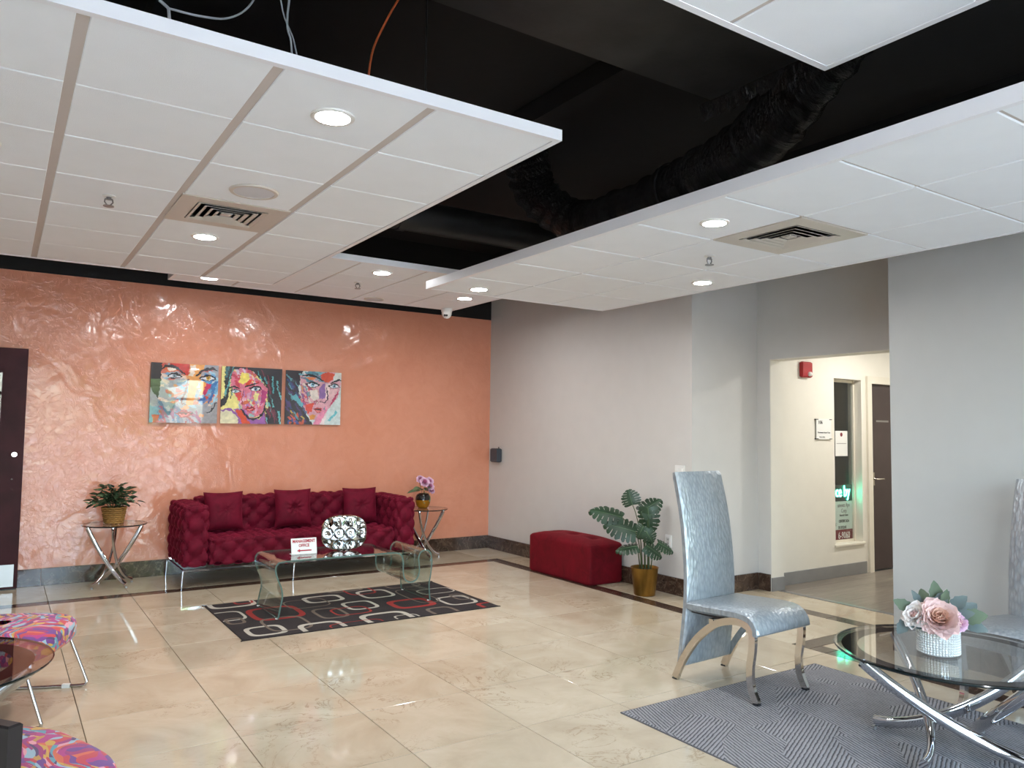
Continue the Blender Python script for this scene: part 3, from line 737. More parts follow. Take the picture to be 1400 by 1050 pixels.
# the management office sign
sg = thing('management_office_sign', 'small white stand sign with red letters and arrow on the glass table', 'sign', (-3.10, -2.15, .452), math.radians(-3))
Rs = Matrix.Rotation(math.radians(-14), 4, 'X')
MB().bevbox(-.104, .104, -.002, .002, 0, .128, .0008, Rs).build('panel', M['paper'], sg)
MB().bevbox(-.104, .104, -.0, .06, -.003, .001, .0008).build('stand_foot', M['white_plastic'], sg)
def on_sign(body, size, z, bold=.0012, sx_=.8):
    p = Rs @ Vector((0, -.0026, z)); return text(body, size, M['ink_red'], sg, p, (PI/2-math.radians(14), 0, 0), bold=bold, sx=sx_)
on_sign('MANAGEMENT', .034, .103); on_sign('OFFICE', .034, .068)
ar = MB(); 
ar.prism([(-.06,.028),(-.035,.042),(-.035,.033),(.06,.033),(.06,.023),(-.035,.023),(-.035,.014)], -.0034, -.0022, 'y')
ar.v = [tuple(Rs @ Vector(p)) for p in ar.v]; ar.build('arrow', M['ink_red'], sg)

# ------------------------------------------------------------------ patterned rug
M['rug_black'] = plain('black_brown_pile', srgb(38,30,30), .95, 0, .2, .5, 300)
M['rug_white'] = plain('ivory_pile', srgb(178,170,156), .95, 0, .1, .5, 300)
M['rug_taupe'] = plain('taupe_pile', srgb(106,92,80), .95, 0, .1, .5, 300)
M['rug_red'] = plain('red_pile', srgb(142,36,30), .95, 0, .1, .5, 300)
rg = thing('patterned_rug', 'black rug with red, ivory and taupe rounded rectangles under the coffee table', 'rug', (-2.7025, -2.23, 0))
rw, rh = 1.043, .61
MB().bevbox(-rw, rw, -rh, rh, 0, .007, .002).build('pile', M['rug_black'], rg)
MB().box(-rw-.004, rw+.004, -rh-.004, -rh+.006, 0, .0075).box(-rw-.004, rw+.004, rh-.006, rh+.004, 0, .0075).box(-rw-.004, -rw+.006, -rh, rh, 0, .0075).box(rw-.006, rw+.004, -rh, rh, 0, .0075).build('binding', M['rug_black'], rg)
RINGS = [('R',-.62,.07,.41,.45,.045),('W',-.12,.37,.34,.26,.035),('W',.35,.34,.3,.34,.03),('W',.06,-.01,.27,.31,.03),('T',-.25,-.15,.24,.36,.026),('r',-.08,-.16,.31,.26,.018),('R',.46,-.16,.38,.33,.05),('W',.85,-.25,.3,.34,.03),('W',.08,-.52,.4,.36,.045),('W',-.84,-.43,.28,.28,.035),('T',-.65,-.30,.33,.44,.022),('W',-.45,-.56,.34,.34,.04),('W',-.84,.57,.38,.30,.04),('W',-.98,.14,.27,.32,.022),('T',-.96,-.04,.14,.2,.024),('T',-.3,.27,.36,.32,.014),('T',.17,.62,.33,.14,.03),('r',.27,.53,.26,.33,.018),('T',.63,.08,.22,.6,.014),('R',1.0,-.57,.2,.25,.035),('T',.56,-.56,.24,.32,.03),('W',.22,-.60,.2,.2,.014),('T',.94,-.15,.14,.24,.02),('W',.87,.18,.34,.22,.014),('r',-.2,-.60,.42,.2,.012),('r',-.74,.61,.16,.2,.02),('T',.72,.56,.34,.2,.02)]
for k, (c, x, y, w, h, t) in enumerate(RINGS):
    mb = MB(); N = 96; z = .0072+.00003*k
    def rr_pt(a, w, h):
        ex = 4.0; ca, sa = math.cos(a), math.sin(a)
        return (x+w/2*math.copysign(abs(ca)**(2/ex), ca), y+h/2*math.copysign(abs(sa)**(2/ex), sa))
    for i in range(N):
        a0, a1 = 2*PI*i/N, 2*PI*(i+1)/N
        q = [rr_pt(a0,w,h), rr_pt(a1,w,h), rr_pt(a1,w-2*t,h-2*t), rr_pt(a0,w-2*t,h-2*t)]
        q = [(min(max(px, -rw+.004), rw-.004), min(max(py, -rh+.004), rh-.004)) for px, py in q]
        ar_ = .5*abs(sum(q[j][0]*q[(j+1) % 4][1]-q[(j+1) % 4][0]*q[j][1] for j in range(4)))
        if ar_ > 1e-7: mb.add([(px, py, z) for px, py in q], [(0,1,2,3)])
    mb.build('woven_motif', M[{'R':'rug_red','r':'rug_red','W':'rug_white','T':'rug_taupe'}[c]], rg)
for sx_ in (-rw, rw):
    for sy_ in (-rh, rh):
        MB().tube([(sx_,sy_,.004),(sx_+math.copysign(.02, sx_),sy_+math.copysign(.008, sy_),.003)], .004, 6).build('corner_tassel', M['rug_black'], rg)

# ------------------------------------------------------------------ round glass tables on crossed chrome legs
def cross_table(label, loc, r, h, rz, nleg, rt_, rb, swing, glass, ring=None, ring_r=(.72,.88), bar=(.016,.024), midk=.42, name='round_glass_table', twist=1):
    o = thing(name, label, 'table', loc, rz)
    MB().lathe([(.0005,h),(r-.012,h),(r-.003,h-.002),(r,h-.006),(r-.004,h-.012),(r-.012,h-.012),(.0005,h-.012)], 72).build('table_top', glass, o, 8)
    MB().lathe([(r-.0035,h-.0015),(r+.0008,h-.006),(r-.0035,h-.0125)], 72).build('rim', M['rim_dark'], o, 60)
    if ring: MB().lathe([(r*ring_r[0],h-.0114),(r*ring_r[1],h-.0114)], 72).build('printed_band', ring, o)
    sec = [(1,.0),(.92,.5),(.6,.9),(0,1),(-.6,.9),(-.92,.5),(-1,0),(-.92,-.5),(-.6,-.9),(0,-1),(.6,-.9),(.92,-.5)]
    for k in range(nleg):
        a = 2*PI*k/nleg; b = a+twist*(PI-swing)
        p0 = Vector((rt_*math.cos(a), rt_*math.sin(a), h-.013-bar[1]*.85)); p3 = Vector((rb*math.cos(b), rb*math.sin(b), .013+bar[1]))
        nrm = Vector((-math.sin((a+b)/2), math.cos((a+b)/2), 0))
        mc = Vector((math.cos((a+b)/2), math.sin((a+b)/2), 0))
        p1 = Vector((p0.x*.45, p0.y*.45, h*.46)); p2 = Vector((p3.x*.42, p3.y*.42, h*.10))
        path = bez(p0, p1, p2, 18, p3)
        lg = MB().tube(path, 1.0, sec=[(x*bar[0], y*bar[1]) for x, y in sec], upv=(0,0,1)).build('leg', M['chrome'], o, 50)
        fp = MB().lathe([(.0005,0),(.011,0),(.011,.014),(.0005,.014)], 12, (p3.x, p3.y, 0)); fp.build('foot_pad', M['steel'], lg)
        tp = MB().lathe([(.0005,h-.026),(.016,h-.026),(.016,h-.012),(.0005,h-.012)], 12, (p0.x, p0.y, 0)); tp.build('mount_disc', M['chrome'], lg)
    return o
cross_table('round glass side table with crossed chrome legs under the basket plant', (-4.285, -.325, 0), .275, .572, math.radians(170), 4, .225, .20, .9, M['smoke_glass'], None, bar=(.012,.019), name='glass_side_table')
cross_table('round glass side table with crossed chrome legs at the flower vase end of the sofa', (-1.09, -.345, 0), .275, .572, math.radians(140), 4, .225, .20, .9, M['smoke_glass'], None, bar=(.012,.019), name='glass_side_table')
cross_table('round glass table with black printed band on curved chrome legs under the peony vase', (-1.436, -6.457, .006), .519, .462, math.radians(154), 4, .455, .37, .98, M['smoke_glass'], M['glass_ring'], (.79,.93), bar=(.017,.028), name='round_glass_table')
cross_table('round bronze glass table with brown band between the two colourful chairs', (-5.49, -4.35, 0), .52, .47, math.radians(-15), 4, .44, .37, .98, M['bronze_glass'], M['brown_ring'], (.70,.86), bar=(.017,.028), name='round_glass_table')

# ------------------------------------------------------------------ red ottoman bench
ot = thing('ottoman_bench', 'long crimson suede ottoman bench with dimpled top along the gray wall', 'ottoman', (-.238, -2.06, 0))
hx_, hy_, hz_ = .212, .512, .385
def ott(u, v, f):
    return None
ob = MB()
btn = [(0,-.3),(0,0),(0,.3)]
def rb(q):
    r = .03; lo = Vector((-hx_+r,-hy_+r,.012+r*.4)); hi_ = Vector((hx_-r,hy_-r,hz_-r))
    c = Vector([min(max(q[i], lo[i]), hi_[i]) for i in range(3)]); d = q-c
    d = d.normalized()*r if d.length > 1e-9 else d
    p = c+d
    k = max(0, (p.z-.30)/(hz_-.30))
    p.z += k*(.048*(1-(p.y/hy_)**4)*(1-(p.x/hx_)**4) - sum(.028*math.exp(-((p.x-bx_)**2+(p.y-by_)**2)/.0035) for bx_, by_ in btn))
    return p
for ax, dims in ((0, (1,2)), (1, (0,2)), (2, (0,1))):
    for side in (0, 1):
        L0 = Vector((-hx_,-hy_,.012)); H0 = Vector((hx_,hy_,hz_))
        def fn(s, t):
            q = Vector((0,0,0)); q[ax] = (H0 if side else L0)[ax]
            q[dims[0]] = L0[dims[0]]+(H0-L0)[dims[0]]*s; q[dims[1]] = L0[dims[1]]+(H0-L0)[dims[1]]*t
            return rb(q)
        ob.grid(fn, 30, 34)
ob.build('upholstered_body', M['velvet_red'], ot, 50)
for bx_, by_ in btn:
    b = MB(); b.sphere((bx_, by_, hz_+.021), .011, 10, 6, (1,1,.5)); b.build('button', M['velvet_red'], ot, 60)
for sx_ in (-1, 1):
    for sy_ in (-1, 1): MB().lathe([(.0005,0),(.018,0),(.02,.016),(.0005,.016)], 10, (sx_*.16, sy_*.44, 0)).build('foot', M['black_plastic'], ot)

# ------------------------------------------------------------------ monstera in a gold pot
mo = thing('potted_monstera', 'monstera with split leaves in a gold pot beside the red bench', 'plant', (-.25, -3.115, 0))
MB().lathe([(.0005,.004),(.088,.0),(.096,.008),(.124,.245),(.128,.25),(.124,.252),(.118,.248),(.112,.22)], 36).build('pot', M['brass'], mo, 50)
MB().lathe([(.0005,.226),(.06,.228),(.114,.22)], 24).build('moss', M['soil'], mo, 60)
LB = Vector((-.25, -3.115, 0))
def monstera_leaf(base, tip, width, face, stem_to, lobes=7, split=.34):
    base, tip = Vector(base)-LB, Vector(tip)-LB
    ax = tip-base; L = ax.length; ax.normalize()
    sd = ax.cross(Vector(face)).normalized(); nr = sd.cross(ax).normalized()
    def P(u, v):  # u along, v across -1..1 ; heart outline
        wv = (math.sin(PI*min(1, u*.86+.14))**.62)*(1-.12*u)
        back = -.16*abs(v)**1.5*(1-u) if u < .5 else 0
        droop = -.16*L*(abs(v)**2)*.7 - .22*L*u*u*.55
        return base+ax*((u+back)*L)+sd*(v*wv*width*.58)+nr*droop
    m = MB()
    for sgn in (-1, 1):
        # inner blade along the midrib
        m.grid(lambda s, t: P(s*.97+.0, sgn*t*split), 14, 2)
        for k in range(lobes):
            u0 = k/lobes; u1 = (k+1)/lobes; g0 = .11 if k else 0
            def fn(s, t, u0=u0, u1=u1, g0=g0):
                v = split*.94+(1-split*.94)*t
                fan = .26*(1-u0)*0+.16
                a = u0+(u1-u0)*(g0*(.55+.45*t)+(1-2*g0*(.55+.45*t))*s)
                end = 1-(abs(2*s-1)**3)*.22*t
                return P(min(a*.97+fan*(v-split)*.45, 1.0), sgn*(split*.94+(v-split*.94)*end))
            m.grid(fn, 4, 4)
            # a bridge so that the slits become holes near the edge of some lobes
            if k and k % 2 == 0:
                m.grid(lambda s, t, u0=u0: P(min((u0-.03+.06*s)*.97+.16*(.72-split)*.45, 1), sgn*(.66+.10*t)), 2, 1)
    lf = m.build('leaf', M['leaf'], mo, 60)
    rib = MB().tube([P(i/8*.96, 0)+nr*.001 for i in range(9)], [.004-.0004*i for i in range(9)], 6); rib.build('midrib', M['leaf_light'], lf, 60)
    s0 = Vector(stem_to); pth = bez(s0, Vector((s0.x*.9+base.x*.1, s0.y*.9+base.y*.1, base.z*.75+.03)), base, 12)
    MB().tube(pth, [.006-.0002*i for i in range(13)], 6).build('stem', M['stem'], mo, 60)
FC = Vector((-.72, -.62, .30))
for b, t, w, f, st_ in [
    ((-.335,-3.044,.811), (-.371,-3.02,.950), .17, (-.72,-.66,.1), (-.01,.02,.22)),
    ((-.426,-3.007,.697), (-.674,-2.843,.783), .20, (-.55,-.55,.75), (-.03,.03,.22)),
    ((-.367,-3.119,.576), (-.600,-2.960,.662), .22, (-.6,-.6,.6), (-.04,.0,.22)),
    ((-.269,-3.087,.745), (-.117,-3.188,.880), .19, (-.6,-.5,.6), (.02,.02,.22)),
    ((-.237,-3.144,.785), (-.223,-3.154,.543), .19, (-.75,-.65,.2), (.03,-.01,.22)),
    ((-.305,-3.159,.626), (-.358,-3.128,.515), .14, (-.7,-.6,.4), (-.02,-.03,.22)),
    ((-.38,-3.158,.452), (-.55,-3.051,.430), .15, (-.45,-.35,.95), (-.05,-.02,.22)),
    ((-.314,-3.202,.462), (-.182,-3.29,.360), .15, (-.5,-.5,.75), (-.0,-.05,.22)),
    ((-.16,-3.195,.474), (-.035,-3.283,.400), .14, (-.4,-.4,.85), (.04,-.04,.22)),
    ((-.3,-3.187,.585), (-.243,-3.224,.475), .14, (-.7,-.6,.4), (.01,-.05,.22))]:
    monstera_leaf(b, t, w, f, st_)

# ------------------------------------------------------------------ basket plant
def blade(m, base, d, L, w, nrm, fold=.15, curl=.3, n=5, ser=0):
    base = Vector(base); d = Vector(d).normalized(); s = d.cross(Vector(nrm)).normalized(); nr = s.cross(d).normalized()
    def fn(a, t):
        u, v = t, 2*a-1
        wd = w/2*(math.sin(PI*min(.99, .06+.93*u))**.8)*(1+(ser*math.sin(u*22) if abs(v) > .9 else 0))
        return base+d*(u*L)+s*(v*wd)+nr*(abs(v)*wd*fold*2-curl*L*u*u)
    m.grid(fn, 4, n)
bp = thing('basket_plant', 'bushy green foliage plant in a small woven basket on the side table', 'plant', (-4.295, -.32, .573))
M['wicker'] = plain('wicker', srgb(150,108,52), .6, 0, .3)
MB().lathe([(.0005,.002),(.072,.0),(.095,.15),(.088,.15),(.07,.02)], 28).build('basket_core', plain('dark_wicker', srgb(88,58,26), .8), bp, 60)
for k in range(8):
    z = .010+.019*k; r = .076+.021*k/7*1.05; mb = MB()
    pts = [((r+.0035*math.cos(12*a+k*PI))*math.cos(a), (r+.0035*math.cos(12*a+k*PI))*math.sin(a), z+.003*math.sin(12*a)) for a in np.linspace(0, 2*PI, 73)]
    mb.tube(pts, .009, 6, caps=False).build('woven_band', M['wicker'], bp, 60)
fo = MB(); fl2 = MB(); rnd = random.Random(11)
for k in range(210):
    a = rnd.uniform(0, 2*PI); el = rnd.uniform(.02, 1.45); R0 = rnd.uniform(.04, .175)
    c = Vector((math.cos(a)*math.cos(el)*R0*1.15, math.sin(a)*math.cos(el)*R0*.9, .165+math.sin(el)*R0*1.12))
    d = Vector((math.cos(a+rnd.uniform(-.6,.6)), math.sin(a+rnd.uniform(-.6,.6)), rnd.uniform(-.35,.9)))
    blade(fl2 if k % 4 == 0 else fo, c, d, rnd.uniform(.05,.085), rnd.uniform(.028,.044), (rnd.uniform(-.3,.3),-.4,1), .15, .25)
fo.build('foliage', M['leaf'], bp, 60)['kind'] = 'stuff'
fl2.build('pale_foliage', M['leaf_light'], bp, 60)['kind'] = 'stuff'
sm = MB()
for k in range(14):
    a = 2*PI*k/14; sm.tube([(0.02*math.cos(a),.02*math.sin(a),.12),(.09*math.cos(a),.07*math.sin(a),.2+.03*(k % 3))], .0025, 5)
sm.build('stems', M['stem'], bp, 60)

# ------------------------------------------------------------------ flowers
def flower(parent, c, r, axis, mats, layers=5, name='flower', seed=0):
    rnd = random.Random(seed); ax = Vector(axis).normalized(); c = Vector(c)
    s = ax.cross(Vector((.3,.2,1))).normalized(); t = ax.cross(s)
    for l in range(layers):
        m = MB(); k = 5+l*2; f = (l+1)/layers; open_ = .25+1.15*f
        for i in range(k):
            a = 2*PI*(i+.5*(l % 2))/k+rnd.uniform(-.15,.15)
            rad = s*math.cos(a)+t*math.sin(a)
            L = r*(.55+.5*f)*rnd.uniform(.9,1.1)
            d = (ax*math.cos(open_)+rad*math.sin(open_)).normalized()
            b = c+rad*(r*.10*f)
            blade(m, b, d, L, r*(.75+.35*f), -rad*math.cos(open_)+ax*math.sin(open_), .30, -.40 if l < layers-1 else -.10, 8, .05)
        m.build('petals' if l else 'flower_heart', mats[min(l, len(mats)-1)], parent, 60)
M['pink1'] = plain('rose_pink', srgb(216,140,176), .6, 0, .1); M['pink2'] = plain('pale_pink', srgb(232,190,212), .6, 0, .08)
M['peach'] = plain('peach_petal', srgb(240,200,180), .6, 0, .1); M['blush'] = plain('blush_petal', srgb(238,206,200), .6, 0, .06); M['ivory'] = plain('ivory_petal', srgb(236,228,222), .6, 0, .05)
M['sage'] = plain('sage_leaf', srgb(98,110,108), .7, 0, .2); M['sage_green'] = plain('sage_green_leaf', srgb(92,106,84), .7, 0, .2)
fv = thing('flower_vase', 'pink artificial roses in a gold and black round vase on the side table', 'vase', (-1.10, -.33, .573))
M['gold_glaze'] = plain('amber_glaze', srgb(168,110,24), .2, .3, .12); M['black_glaze'] = plain('black_glaze', srgb(26,20,18), .12, 0, .1)
MB().lathe([(.0005,.001),(.05,0),(.072,.03),(.085,.07),(.087,.095)], 32).build('vase_bowl', M['gold_glaze'], fv, 60)
MB().lathe([(.087,.095),(.084,.13),(.072,.155),(.056,.168),(.05,.168),(.055,.15)], 32).build('vase_shoulder', M['black_glaze'], fv, 60)
lv = MB(); rnd = random.Random(5)
for a, z, L, dz in ((2.9,.20,.15,.1),(3.6,.22,.13,.3),(4.5,.16,.11,-.9),(5.2,.17,.11,-.8),(.3,.2,.1,.2),(1.5,.2,.12,.3),(4.9,.22,.1,.5)):
    blade(lv, (.03*math.cos(a),.03*math.sin(a),z), (math.cos(a),math.sin(a),dz), L, .07, (0,-.5,1), .12, .35, 6)
lv.build('leaves', M['leaf_light'], fv, 60)['kind'] = 'stuff'
ss = MB()
for p in ((-.045,0,.30),(.0,-.05,.30),(.055,0,.30),(.05,-.05,.245),(.085,-.03,.20)): ss.tube([(0,0,.12),(p[0]*.6,p[1]*.6,p[2]*.75),p], .003, 5)
ss.build('flower_stems', M['stem'], fv, 60)
for i, (p, r) in enumerate((((-.035,.01,.325),.045), ((-.01,-.05,.295),.055), ((.07,-.01,.30),.048), ((.06,-.05,.245),.045), ((.095,-.02,.195),.04))):
    flower(fv, p, r, (p[0]*2-.2, -.8, .45), [M['pink1'], M['pink1'], M['pink2']], 4, seed=i)

pv = thing('peony_vase', 'pearl studded white vase with blush peonies and sage leaves on glass table', 'vase', (-1.525, -6.437, .469))
M['pearl'] = plain('pearl_glaze', srgb(226,226,222), .12, .35, .03)
VR, VH = .088, .150
MB().lathe([(.0005,.001),(VR-.008,0),(VR-.002,.005),(VR-.001,VH-.004),(VR-.004,VH),(VR-.012,VH-.004),(VR-.014,.02)], 48).build('vase_body', M['pearl'], pv, 50)
st_ = MB()
for j in range(13):
    for i in range(44):
        a = 2*PI*(i+.0*(j % 2))/44; z = .010+j*(VH-.018)/12.2
        st_.sphere((VR*math.cos(a), VR*math.sin(a), z), .0054, 6, 4)
st_.build('pearl_studs', M['pearl'], pv, 60)['kind'] = 'stuff'
CV = Vector((-.837,-.547,0))   # towards the camera side
RV = Vector((.547,-.837,0))
flower(pv, CV*.055+RV*-.0+Vector((0,0,.160)), .088, CV*.8+Vector((0,0,.55)), [M['peach'],M['peach'],M['peach'],M['blush'],M['blush']], 6, seed=21)
flower(pv, CV*.05-RV*.085+Vector((0,0,.165)), .062, CV*.6-RV*.5+Vector((0,0,.45)), [M['blush'],M['ivory'],M['ivory']], 4, seed=22)
flower(pv, CV*.06+RV*.075+Vector((0,0,.160)), .04, CV*.7+RV*.4+Vector((0,0,.3)), [M['pink1'],M['pink2'],M['pink2']], 4, seed=23)
flower(pv, -RV*.10+CV*-.01+Vector((0,0,.165)), .05, -RV+Vector((0,0,.4)), [M['peach'],M['blush']], 3, seed=24)
flower(pv, RV*.04-CV*.03+Vector((0,0,.19)), .05, Vector((0,0,1)), [M['ivory'],M['ivory'],M['blush']], 4, seed=25)
sl = MB(); sl2 = MB()
for k, (rv, cv, z, dr, dc, dz, L, w) in enumerate([(.09,.03,.17,1,.2,.35,.11,.075),(.10,.02,.15,1,.3,-.15,.10,.055),(.05,.0,.2,.7,.2,.8,.10,.06),(.0,.0,.21,-.1,.1,1,.12,.06),(-.02,.02,.205,.6,.3,.9,.11,.055),(-.06,.0,.2,-.5,.1,.9,.09,.035),(-.10,.02,.18,-.9,.2,.6,.10,.06),(-.12,.03,.15,-.6,.3,-.75,.09,.055),(.06,.04,.18,.9,.4,.4,.09,.05),(-.04,-.04,.2,-.2,-.6,.8,.1,.05),(.04,-.06,.18,.3,-.9,.4,.1,.06),(-.05,.05,.14,-.8,.6,-.1,.08,.045),(.02,.03,.215,.15,.3,.95,.09,.04),(.10,-.02,.18,.8,-.3,.7,.09,.06)]):
    b = RV*rv+CV*cv+Vector((0,0,z)); blade(sl if k % 3 else sl2, b, RV*dr+CV*dc+Vector((0,0,dz)), L, w, CV+Vector((0,0,.6)), .12, .15, 8, .10)
sl.build('sage_leaves', M['sage'], pv, 60); sl2.build('green_leaves', M['sage_green'], pv, 60)
MB().lathe([(.0005,VH-.008),(VR-.013,VH-.01)], 24).build('floral_foam', M['leaf'], pv, 60)

# ------------------------------------------------------------------ silver high-back chairs
def m_croc():
    t = NT('silver_embossed_vinyl'); v = t.coords('Object', (1,1,1))
    vo = t.n('ShaderNodeTexVoronoi'); t.l(t.coords('Object', (60,60,26)), vo.inputs['Vector']); vo.inputs['Scale'].default_value = 1.0
    c = t.ramp(vo.outputs['Distance'], [(.15, srgb(170,176,180)), (.8, srgb(148,155,160))]); t.color(c)
    t.set(Roughness=.34, Metallic=.4); t.norm(t.bump(vo.outputs['Distance'], .6, .005)); return t.m
M['silver_vinyl'] = m_croc()
def high_chair(label, loc, rz):
    o = thing('high_back_chair', label, 'chair', loc, rz, 'silver high back chairs')
    W = .235
    # back: a slab that follows an S curve from the skirt to the top (local y backwards, forward = -y)
    line = crom([(0,.275,.075),(0,.262,.18),(0,.245,.32),(0,.232,.45),(0,.230,.60),(0,.245,.80),(0,.275,1.0),(0,.330,1.225)], 8)
    n_ = len(line); bm_ = MB()
    def slab(line, W0, W1, th, mb, r=.4):
        k = len(line)
        sec = [(-1,-.5),(-1,.5),(-.94,1),(.94,1),(1,.5),(1,-.5),(.94,-1),(-.94,-1)]
        vs = []
        for i, p in enumerate(line):
            tn = (line[min(i+1, k-1)]-line[max(i-1, 0)]).normalized(); nr = Vector((0, tn.z, -tn.y)); w = W0+(W1-W0)*i/(k-1)
            cap = 1-.35*(1 if i in (0, k-1) else 0)
            for a, b in sec: vs.append(p+Vector((a*w, 0, 0))+nr*(b*th/2*cap))
        m_ = len(sec); fs = [tuple(range(m_)), tuple(range((k-1)*m_, k*m_))[::-1]]
        for i in range(k-1):
            for j in range(m_): fs.append((i*m_+j, i*m_+(j+1) % m_, (i+1)*m_+(j+1) % m_, (i+1)*m_+j))
        mb.add(vs, fs)
    slab(line, .232, .215, .05, bm_)
    bm_.build('backrest', M['silver_vinyl'], o, 45)
    seat = crom([(0,.215,.440),(0,.10,.444),(0,-.05,.452),(0,-.17,.455),(0,-.235,.442),(0,-.270,.405),(0,-.278,.365)], 6)
    sb = MB(); slab(seat, .235, .250, .055, sb); sb.build('seat', M['silver_vinyl'], o, 45)
    for s in (-1, 1):
        x = s*.228
        pth = crom([(x,.30,.003),(x,.235,.13),(x,.13,.27),(x,.0,.375),(x,-.12,.418),(x,-.205,.415),(x,-.248,.375),(x,-.25,.29),(x,-.235,.19),(x,-.24,.09),(x,-.275,.009)], 6)
        q = MB().tube(pth, 1.0, sec=[(-.013,-.020),(.013,-.020),(.013,.020),(-.013,.020)], upv=(0,.4,1))
        lg = q.build('leg_frame', M['nickel'], o, 35)
        for y, zf in ((.30, -.007), (-.275, 0)): MB().box(x-.014, x+.014, y-.017, y+.017, zf, zf+.009).build('foot_pad', M['black_plastic'], lg)
    MB().box(-.228, .228, .02, .05, .372, .398).build('cross_rail', M['nickel'], o)
    MB().box(-.215, .215, -.2, .19, .405, .425).build('seat_board', M['black_plastic'], o)
    return o
high_chair('tall silver vinyl chair with chrome legs standing by the alcove opening', (-1.515, -5.275, .0075), math.radians(3))
high_chair('tall silver vinyl chair behind the glass table against the pale wall', (-.62, -6.45, .0075), math.radians(-93))

# ------------------------------------------------------------------ gray rug
def m_grayrug():
    t = NT('gray_line_carpet'); v = t.coords('Object')
    vo = t.n('ShaderNodeTexVoronoi'); t.l(v, vo.inputs['Vector']); vo.inputs['Scale'].default_value = 3.6
    sep = t.n('ShaderNodeSeparateColor'); t.l(vo.outputs['Color'], sep.inputs[0])
    def wave(rot):
        mp = t.n('ShaderNodeMapping'); mp.inputs['Rotation'].default_value = (0,0,rot); t.l(v, mp.inputs['Vector'])
        w = t.n('ShaderNodeTexWave'); w.wave_type = 'BANDS'; w.bands_direction = 'X'; t.l(mp.outputs[0], w.inputs['Vector'])
        w.inputs['Scale'].default_value = 17; w.inputs['Distortion'].default_value = 1.6; w.inputs['Detail'].default_value = 2; w.inputs['Detail Scale'].default_value = 2
        return w.outputs['Fac']
    sel = t.ramp(sep.outputs[0], [(.0, (0,0,0)), (.5, (1,1,1))], 'CONSTANT')
    w = t.mix(sel, wave(.35), wave(1.15))
    nz = t.noise(v, 30, 2)
    th = t.mix(.34, w, nz.outputs['Color'])
    c = t.ramp(th, [(.22, srgb(70,70,74)), (.36, srgb(140,138,140)), (1, srgb(156,154,156))])
    t.color(t.mix(.12, c, t.noise(v, 250, 2).outputs['Color'], 'OVERLAY')); t.set(Roughness=.95); t.norm(t.bump(th, .5, .006)); return t.m
gr = thing('gray_rug', 'gray rug with dark broken line pattern under the round glass table', 'rug', (-1.60, -6.46, 0))
MB().bevbox(-.825, .825, -1.21, 1.21, 0, .006, .002).build('pile', m_grayrug(), gr)
MB().box(-.829, .829, 1.204, 1.214, 0, .0055).box(-.829, .829, -1.214, -1.204, 0, .0055).box(-.829, -.819, -1.21, 1.21, 0, .0055).box(.819, .829, -1.21, 1.21, 0, .0055).build('binding', plain('gray_binding', srgb(98,96,98), .9), gr)

# ------------------------------------------------------------------ colourful chairs and the screen at the left
def m_multi():
    t = NT('multicolour_print_fabric'); v = t.coords('Object', (1,1,1))
    wv = t.noise(v, 2.5, 2, .5); wp = t.n('ShaderNodeVectorMath', operation='SCALE'); t.l(wv.outputs['Color'], wp.inputs[0]); wp.inputs['Scale'].default_value = .5
    ad = t.n('ShaderNodeVectorMath', operation='ADD'); t.l(v, ad.inputs[0]); t.l(wp.outputs[0], ad.inputs[1])
    mp = t.n('ShaderNodeMapping'); mp.inputs['Scale'].default_value = (13, 60, 30); mp.inputs['Rotation'].default_value = (0,0,.3); t.l(ad.outputs[0], mp.inputs['Vector'])
    vo = t.n('ShaderNodeTexVoronoi'); t.l(mp.outputs[0], vo.inputs['Vector']); vo.inputs['Scale'].default_value = 1
    sep = t.n('ShaderNodeSeparateColor'); t.l(vo.outputs['Color'], sep.inputs[0])
    cols = [(150,30,110),(196,52,60),(206,158,60),(150,176,190),(212,96,58),(110,52,130),(176,40,120),(190,140,60),(92,150,164),(222,150,160),(80,50,96),(160,36,100)]
    t.color(t.ramp(sep.outputs[0], [(i/len(cols), srgb(*c)) for i, c in enumerate(cols)], 'CONSTANT'))
    t.set(Roughness=.8, Sheen_Weight=.2); t.norm(t.bump(t.noise(v, 200, 2).outputs['Fac'], .1, .003)); return t.m
M['multi'] = m_multi()
